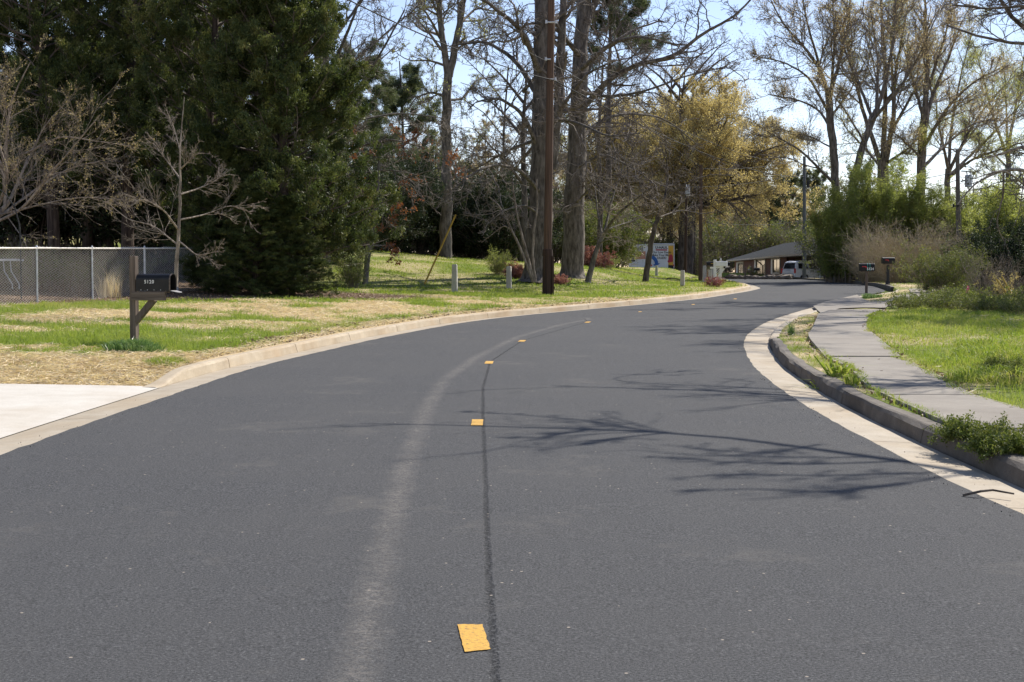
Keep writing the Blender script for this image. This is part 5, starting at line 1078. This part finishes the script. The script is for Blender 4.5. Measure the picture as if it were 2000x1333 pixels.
# box truck ------------------------------------------------------------------
def truck():
    Y = 136; b = gd(1293, Y); b[2] = float(at(1293, 529, Y)[2])-.55
    e = empty('box_truck', b, 'white rental box truck with painted rear panels parked beyond the lawn', 'truck', rz=rad(13))
    tw = pm('truck_white', (.66, .67, .68), (.76, .77, .78), 2, .4); tor = pm('truck_orange', (.50, .10, .03), (.58, .13, .04), 2, .45); gold = pm('truck_gold', (.62, .33, .03), (.70, .40, .05), 2, .5)
    blue = pm('truck_blue', (.02, .10, .34), (.03, .14, .42), 2, .5); ink = pm('truck_ink', (.02, .02, .02), (.04, .035, .035), 2, .5); crim = pm('truck_crimson', (.36, .02, .04), (.44, .03, .05), 2, .5)
    W, L, z0, z1 = 2.42, 4.7, .75, 3.12
    MB().box((0, L/2, (z0+z1)/2), (W, L, z1-z0)).build('cargo_box', tw, e, bevel=.07)
    MB().box((0, -.03, z1-.06), (W, .12, .18)).build('top_rail', M['metal'], e, bevel=.04)
    for s in (-1, 1): MB().box((s*(W/2-.05), -.03, (z0+z1)/2), (.11, .10, z1-z0-.15)).build('corner_post', M['metal'], e, bevel=.02)
    MB().box((-.28, -.02, 1.85), (1.72, .05, 2.15)).build('rear_panel', tw, e); g_ = MB().box((.86, -.02, 2.0), (.50, .05, 1.85)).build('rear_panel', gold, e); g_['label'] = 'gold painted right strip of the rear'
    MB().box((.86, -.02, .92), (.5, .05, .3)).build('rear_step', M['black'], e)
    text('U-HAUL', .34, e, Tm(-.1, -.055, 2.74), ink, 'lettering', .004, .012); MB().box((-.1, -.05, 2.52), (1.15, .02, .12)).build('stripe', crim, e)
    text('Our Low Decks\nMake Your Move\nEASIER!', .29, e, Tm(-.06, -.055, 2.02), ink, 'lettering', .004, .004)
    # blue arrow swooping down, crimson badge
    m = MB(); A = [(-1.1, 1.95), (-.85, 1.95), (-.6, 1.75), (-.45, 1.45), (-.42, 1.25), (-.25, 1.25), (-.6, .92), (-.95, 1.12), (-.75, 1.18), (-.8, 1.4), (-.95, 1.6), (-1.1, 1.68)]; m.prism(A, 1, -.062, -.05); m.build('arrow', blue, e)
    m = MB(); m.prism([(.6, 1.55), (.68, 1.95), (.86, 2.15), (1.04, 1.95), (1.06, 1.4), (.6, 1.3), (.5, 1.45)], 1, -.062, -.048); m.build('badge', crim, e)
    for x in (-1.0, -.5, 0, .5, 1.0): MB().box((x, -.07, .72), (.25, .03, .07)).build('reflector', M['redp'] if int(x*2) % 2 else M['white'], e)
    MB().box((0, -.12, .58), (2.3, .22, .16)).build('rear_bumper', M['black'], e, bevel=.02)
    for x in (-1.1, 1.12): MB().box((x, -.06, 1.05), (.10, .05, .16)).build('tail_light', M['redp'], e)
    text('U-HAUL', .62, e, Tm(-W/2-.012, 3.2, 2.68, '-x'), ink, 'lettering', .004, .02)
    MB().box((-W/2-.008, 3.0, 2.05), (.02, 3.2, .75)).build('side_stripe', tor, e)
    m = MB(); m.box((0, 5.3, 2.75), (2.3, 1.2, .7)); m.build('cab_overhang', tw, e, bevel=.12)
    MB().box((0, 5.6, 1.45), (2.1, 1.7, 1.5), taper=.92).build('cab', tw, e, bevel=.1); MB().box((0, 6.9, 1.0), (1.95, 1.3, .75)).build('hood', tw, e, bevel=.15); MB().box((-1.0, 5.7, 1.75), (.06, .9, .55)).build('side_window', M['black'], e)
    for s in (-1, 1): m = MB(); m.bar((s*1.02, 6.2, 1.6), (s*1.42, 6.3, 1.6), .04); m.box((s*1.45, 6.3, 1.6), (.10, .2, .5)); m.build('mirror', M['black'], e, bevel=.02)
    for y in (1.0, 6.6):
        for s in (-1, 1):
            wh = MB().cyl((s*1.1, y, .42), (s*.82, y, .42), .42, n=18).build('wheel', M['black'], e); MB().cyl((s*1.12, y, .42), (s*1.09, y, .42), .2, n=12).build('rim', M['metal'], wh)
truck()
# SUV ------------------------------------------------------------------------
def suv():
    Y = 138; b = gd(1541, Y); b[2] = float(at(1560, 513, Y)[2])-1.9
    e = empty('parked_suv', b, 'white SUV parked before the brick house, rear to the left', 'car', rz=rad(-63)); e.scale = (1.08, 1.08, 1.08)
    pt = pm('suv_white_paint', (.68, .68, .67), (.76, .76, .75), 1.2, .25); gl = pm('dark_car_glass', (.01, .012, .014), (.02, .024, .027), 2, .08)
    # local: y forward, x right; profile in y-z
    Wd = 2.0; body = [(-.1, .42), (-.12, .95), (-.03, 1.15), (3.75, 1.15), (5.0, 1.02), (5.1, .8), (5.1, .42), (4.6, .36), (4.45, .62), (3.75, .62), (3.6, .34), (1.45, .34), (1.3, .62), (.6, .62), (.45, .38)]
    m = MB(); m.prism(body, 0, -Wd/2, Wd/2); m.build('body', pt, e, bevel=.05)
    top = [(-.03, 1.14, .97), (3.75, 1.14, .97), (3.0, 1.78, .78), (2.2, 1.87, .76), (.35, 1.86, .76), (.12, 1.78, .78)]
    V = [(s*x, y, z) for s in (-1, 1) for y, z, x in top]; k = 6
    MB().add(V, [(i, (i+1) % k, k+(i+1) % k, k+i) for i in range(k)]+[tuple(range(k)), tuple(range(k, 2*k))]).build('cabin', pt, e, bevel=.04)
    def side(y0, y1, za=1.2, zb=1.68):
        f = lambda z: .97-(z-1.14)*.31+.012
        for s in (-1, 1): MB().add([(s*f(z), y, z) for y, z in ((y0, za), (y1, za), (y1-.12, zb), (y0+.06, zb))]+[(s*(f(z)-.05), y, z) for y, z in ((y0, za), (y1, za), (y1-.12, zb), (y0+.06, zb))], [(0,1,2,3),(4,5,6,7),(0,1,5,4),(1,2,6,5),(2,3,7,6),(3,0,4,7)]).build('side_window', gl, e)
    side(.28, 1.35); side(1.5, 2.35); side(2.48, 3.45, 1.2, 1.66)
    MB().add([(-.8, -.06, 1.2), (.8, -.06, 1.2), (.68, .09, 1.7), (-.68, .09, 1.7), (-.8, .04, 1.2), (.8, .04, 1.2), (.68, .19, 1.7), (-.68, .19, 1.7)], [(0,1,2,3),(4,5,6,7),(0,1,5,4),(1,2,6,5),(2,3,7,6),(3,0,4,7)]).build('rear_window', gl, e)
    for s in (-1, 1):
        MB().box((s*.94, -.11, 1.0), (.16, .12, .42)).build('tail_light', M['redp'], e, bevel=.02); MB().bar((s*.68, .5, 1.92), (s*.68, 2.4, 1.92), .04).build('roof_rail', M['metal'], e)
        for y in (.95, 4.1):
            wh = MB().cyl((s*1.0, y, .39), (s*.72, y, .39), .39, n=20).build('wheel', M['black'], e, bevel=.03); MB().cyl((s*1.015, y, .39), (s*.98, y, .39), .24, n=14).build('rim', M['metal'], wh, bevel=.01)
    MB().box((0, -.16, .55), (1.9, .2, .24)).build('rear_bumper', pt, e, bevel=.05); MB().box((0, -.17, .69), (1.5, .19, .05)).build('bumper_step', M['black'], e)
    MB().box((0, -.145, .93), (.4, .03, .2)).build('number_plate', M['white'], e); MB().box((0, -.13, 1.07), (.6, .02, .05)).build('trim', M['metal'], e)
suv()
# house ----------------------------------------------------------------------
def house():
    b = gd(1566, 150); X0 = 28.95; e = empty('brick_house', (X0, 135, 1.45), 'long low red-brick ranch house with a grey hipped roof and a carport end', 'house')
    def brick():
        m, nt, bs, n, l = newmat('red_brick'); br = n.new('ShaderNodeTexBrick'); br.inputs['Scale'].default_value = 4.4
        br.inputs['Color1'].default_value = (.13, .05, .036, 1); br.inputs['Color2'].default_value = (.20, .082, .058, 1); br.inputs['Mortar'].default_value = (.26, .22, .19, 1); br.inputs['Mortar Size'].default_value = .012
        v = coords(nt); sp = n.new('ShaderNodeSeparateXYZ'); l.new(v, sp.inputs[0]); cb = n.new('ShaderNodeCombineXYZ'); l.new(math_(nt, 'ADD', sp.outputs[0], sp.outputs[1]), cb.inputs[0]); l.new(sp.outputs[2], cb.inputs[1]); l.new(cb.outputs[0], br.inputs[0]); l.new(br.outputs[0], bs.inputs['Base Color']); bs.inputs['Roughness'].default_value = .9; return m
    bk = brick(); sh = pm('roof_shingles', (.045, .048, .05), (.085, .088, .09), 5, 1, 0, .5, .02, spec=0); trim = pm('cream_trim', (.50, .44, .36), (.58, .52, .44), 3, .7); gl = pm('window_glass', (.02, .025, .022), (.05, .06, .045), 1, .1)
    sl_ = 0.0; Hh = lambda y: (y)*sl_
    dep = 10.5; H = 2.5; ov = .95
    def zb(y): return Hh(y)
    # walls
    for nme, (xa, ya, xb, yb, z0, z1) in dict(front=(0, 15, 0, 50, -.4, H), end=(0, 15, dep, 15, -.4, H), back=(dep, 0, dep, 50, -.4, H), far=(0, 50, dep, 50, -.4, H), carport_back=(5.5, 1, 5.5, 15, -.4, H)).items():
        dx, dy = xb-xa, yb-ya; m = MB(); t_ = .12
        q = [(xa, ya), (xb, yb)]; nx, ny = (t_, 0) if dx == 0 else (0, t_)
        V = [(x+sx*nx, y+sx*ny, zz+Hh(y)) for sx in (0, 1) for (x, y) in q for zz in (z0, z1)]
        m.add(V, [(0, 1, 3, 2), (4, 5, 7, 6), (0, 1, 5, 4), (2, 3, 7, 6), (1, 3, 7, 5), (0, 2, 6, 4)]); m.build('wall', bk, e)
    # hip roof
    a0, a1, c0, c1 = -ov, dep+ov, -ov, 50+ov; zr = H+2.0; hr_ = (a1-a0)/2; zt = .02
    E = [(a0, c0, H+Hh(c0)), (a1, c0, H+Hh(c0)), (a1, c1, H+Hh(c1)), (a0, c1, H+Hh(c1))]; Rg = [((a0+a1)/2, c0+hr_, zr+Hh(c0)), ((a0+a1)/2, c1-hr_, zr+Hh(c1))]
    MB().add(E+Rg, [(0, 3, 5, 4), (1, 4, 5, 2), (0, 4, 1), (2, 5, 3)]).build('roof', sh, e)
    E2 = [(x, y, z-.18) for x, y, z in E]; MB().add([(x, y, z-.004) for x, y, z in E]+E2, [(0, 1, 5, 4), (1, 2, 6, 5), (2, 3, 7, 6), (3, 0, 4, 7), (4, 5, 6, 7)]).build('soffit', trim, e)
    m = MB(); m.bar((a0-.03, c0-.08, H+Hh(c0)-.02), (a1, c0-.08, H+Hh(c0)-.02), .13, .15); m.build('gutter', M['white'], e)
    MB().path([(a0+1.6, c0, H-.2), (a0+1.3, c0+.2, H-.6), (a0+1.3, c0+.3, H-.8), (a0+1.3, c0+.3, -.2)], .09, 6).build('downspout', M['white'], e)
    MB().box((.3, .3, H/2-.1), (.14, .14, H)).build('carport_post', M['white'], e); MB().box((5, .3, H/2-.1), (.14, .14, H)).build('carport_post', M['white'], e)
    def win(y0, y1, z0, z1, sash=1):
        z0 += Hh(y0); z1 += Hh(y0); m = MB(); t = .22
        for (p, q, zz0, zz1) in ((y0-t, y0, z0-t, z1+t), (y1, y1+t, z0-t, z1+t), (y0, y1, z1, z1+t), (y0, y1, z0-t, z0)): m.box((-.05, (p+q)/2, (zz0+zz1)/2), (.14, q-p, zz1-zz0))
        if sash: m.box((-.02, (y0+y1)/2, (z0+z1)/2), (.06, .12, z1-z0))
        f = m.build('window', trim, e); MB().box((-.01, (y0+y1)/2, (z0+z1)/2), (.04, y1-y0, z1-z0)).build('pane', gl, f)
        s = MB().box((-.03, y1+t+.75, (z0+z1)/2), (.05, .9, z1-z0+.3)).build('shutter', M['white'], e)
    win(18.6, 22.6, .75, 2.15); win(27.5, 33.5, .35, 2.15); win(43, 47, .8, 2.0)
    m = MB(); m.path([(-.85, 29, H-.3), (-.3, 29, H-.7), (-.12, 29, H-.9), (-.12, 29, -.2)], .07, 6); m.build('downspout', M['cable'], e)
    m = MB()
    for i in range(14): m.cyl((-.06, 37.6+.55*math.cos(i*.4488), 1.15+.4*math.sin(i*.4488)), (-.06, 37.6+.55*math.cos((i+1)*.4488), 1.15+.4*math.sin((i+1)*.4488)), .06, n=5)
    m.build('wall_wreath', trim, e)
house()
YG.place((27.6, 163, 1.5), 'clipped yellowish bush under the house picture window', 'shrub', None, 0, (1.3, 1.5, 1.1))
rr = np.random.default_rng(77)
def rock(loc, s, i):
    bm = bmesh.new(); bmesh.ops.create_icosphere(bm, subdivisions=2, radius=1)
    for v in bm.verts:
        d = 1+.25*math.sin(v.co.x*3+i)+.2*math.cos(v.co.y*4+i*2)+.12*rr.standard_normal(); v.co = Vector((v.co.x*s*1.5*d, v.co.y*s*d, v.co.z*s*.75*d))
    me = bpy.data.meshes.new('rock'); bm.to_mesh(me); bm.free()
    tag(obj('rock', me, rk, None, loc), 'rough brown boulder in the row edging the house lawn along the road', 'rock', 'boulders edging the house lawn')
rk = m_conc('boulder_stone', (.13, .10, .075), (.30, .25, .20), (.40, .33, .26), s=2, amt=.4, b_=.8)
for i, px in enumerate(np.concatenate([np.linspace(1424, 1448, 5), np.linspace(1452, 1534, 14)])):
    Y = 150-i*1.0; s_ = .16+.2*rr.random(); p = gd(px+rr.normal(0, 1.2), Y); p[2] = float(at(px, 543.5-.04*abs(px-1480), Y)[2]); rock(p, s_, i)
# fallen limb bits
for px, py, L, az_, lab in [(1312, 548, 1.0, .1, 'dark fallen branch on the lawn right of the lone marker post'), (1358, 545, 1.3, .8, 'bent pale fallen branch left of the brown pole'), (1950, 998, .3, -.25, 'short dark stick lying in the right gutter')]:
    b = gp(px, py) if py < 600 else gr(px-20, py-22); k = L/2; hgt_ = .03 if py > 600 else .10
    tag(MB().path([(-k*math.cos(az_), -k*math.sin(az_), .0), (-.3*k, 0, hgt_), (.3*k, .05, hgt_), (k*math.cos(az_), k*math.sin(az_), .02)], .009 if py > 600 else .05, 6, .006 if py > 600 else .02).build('fallen_branch', M['bark_dark'] if 'dark' in lab else M['bark_pale'], None, b+[0, 0, .02]), lab, 'branch')
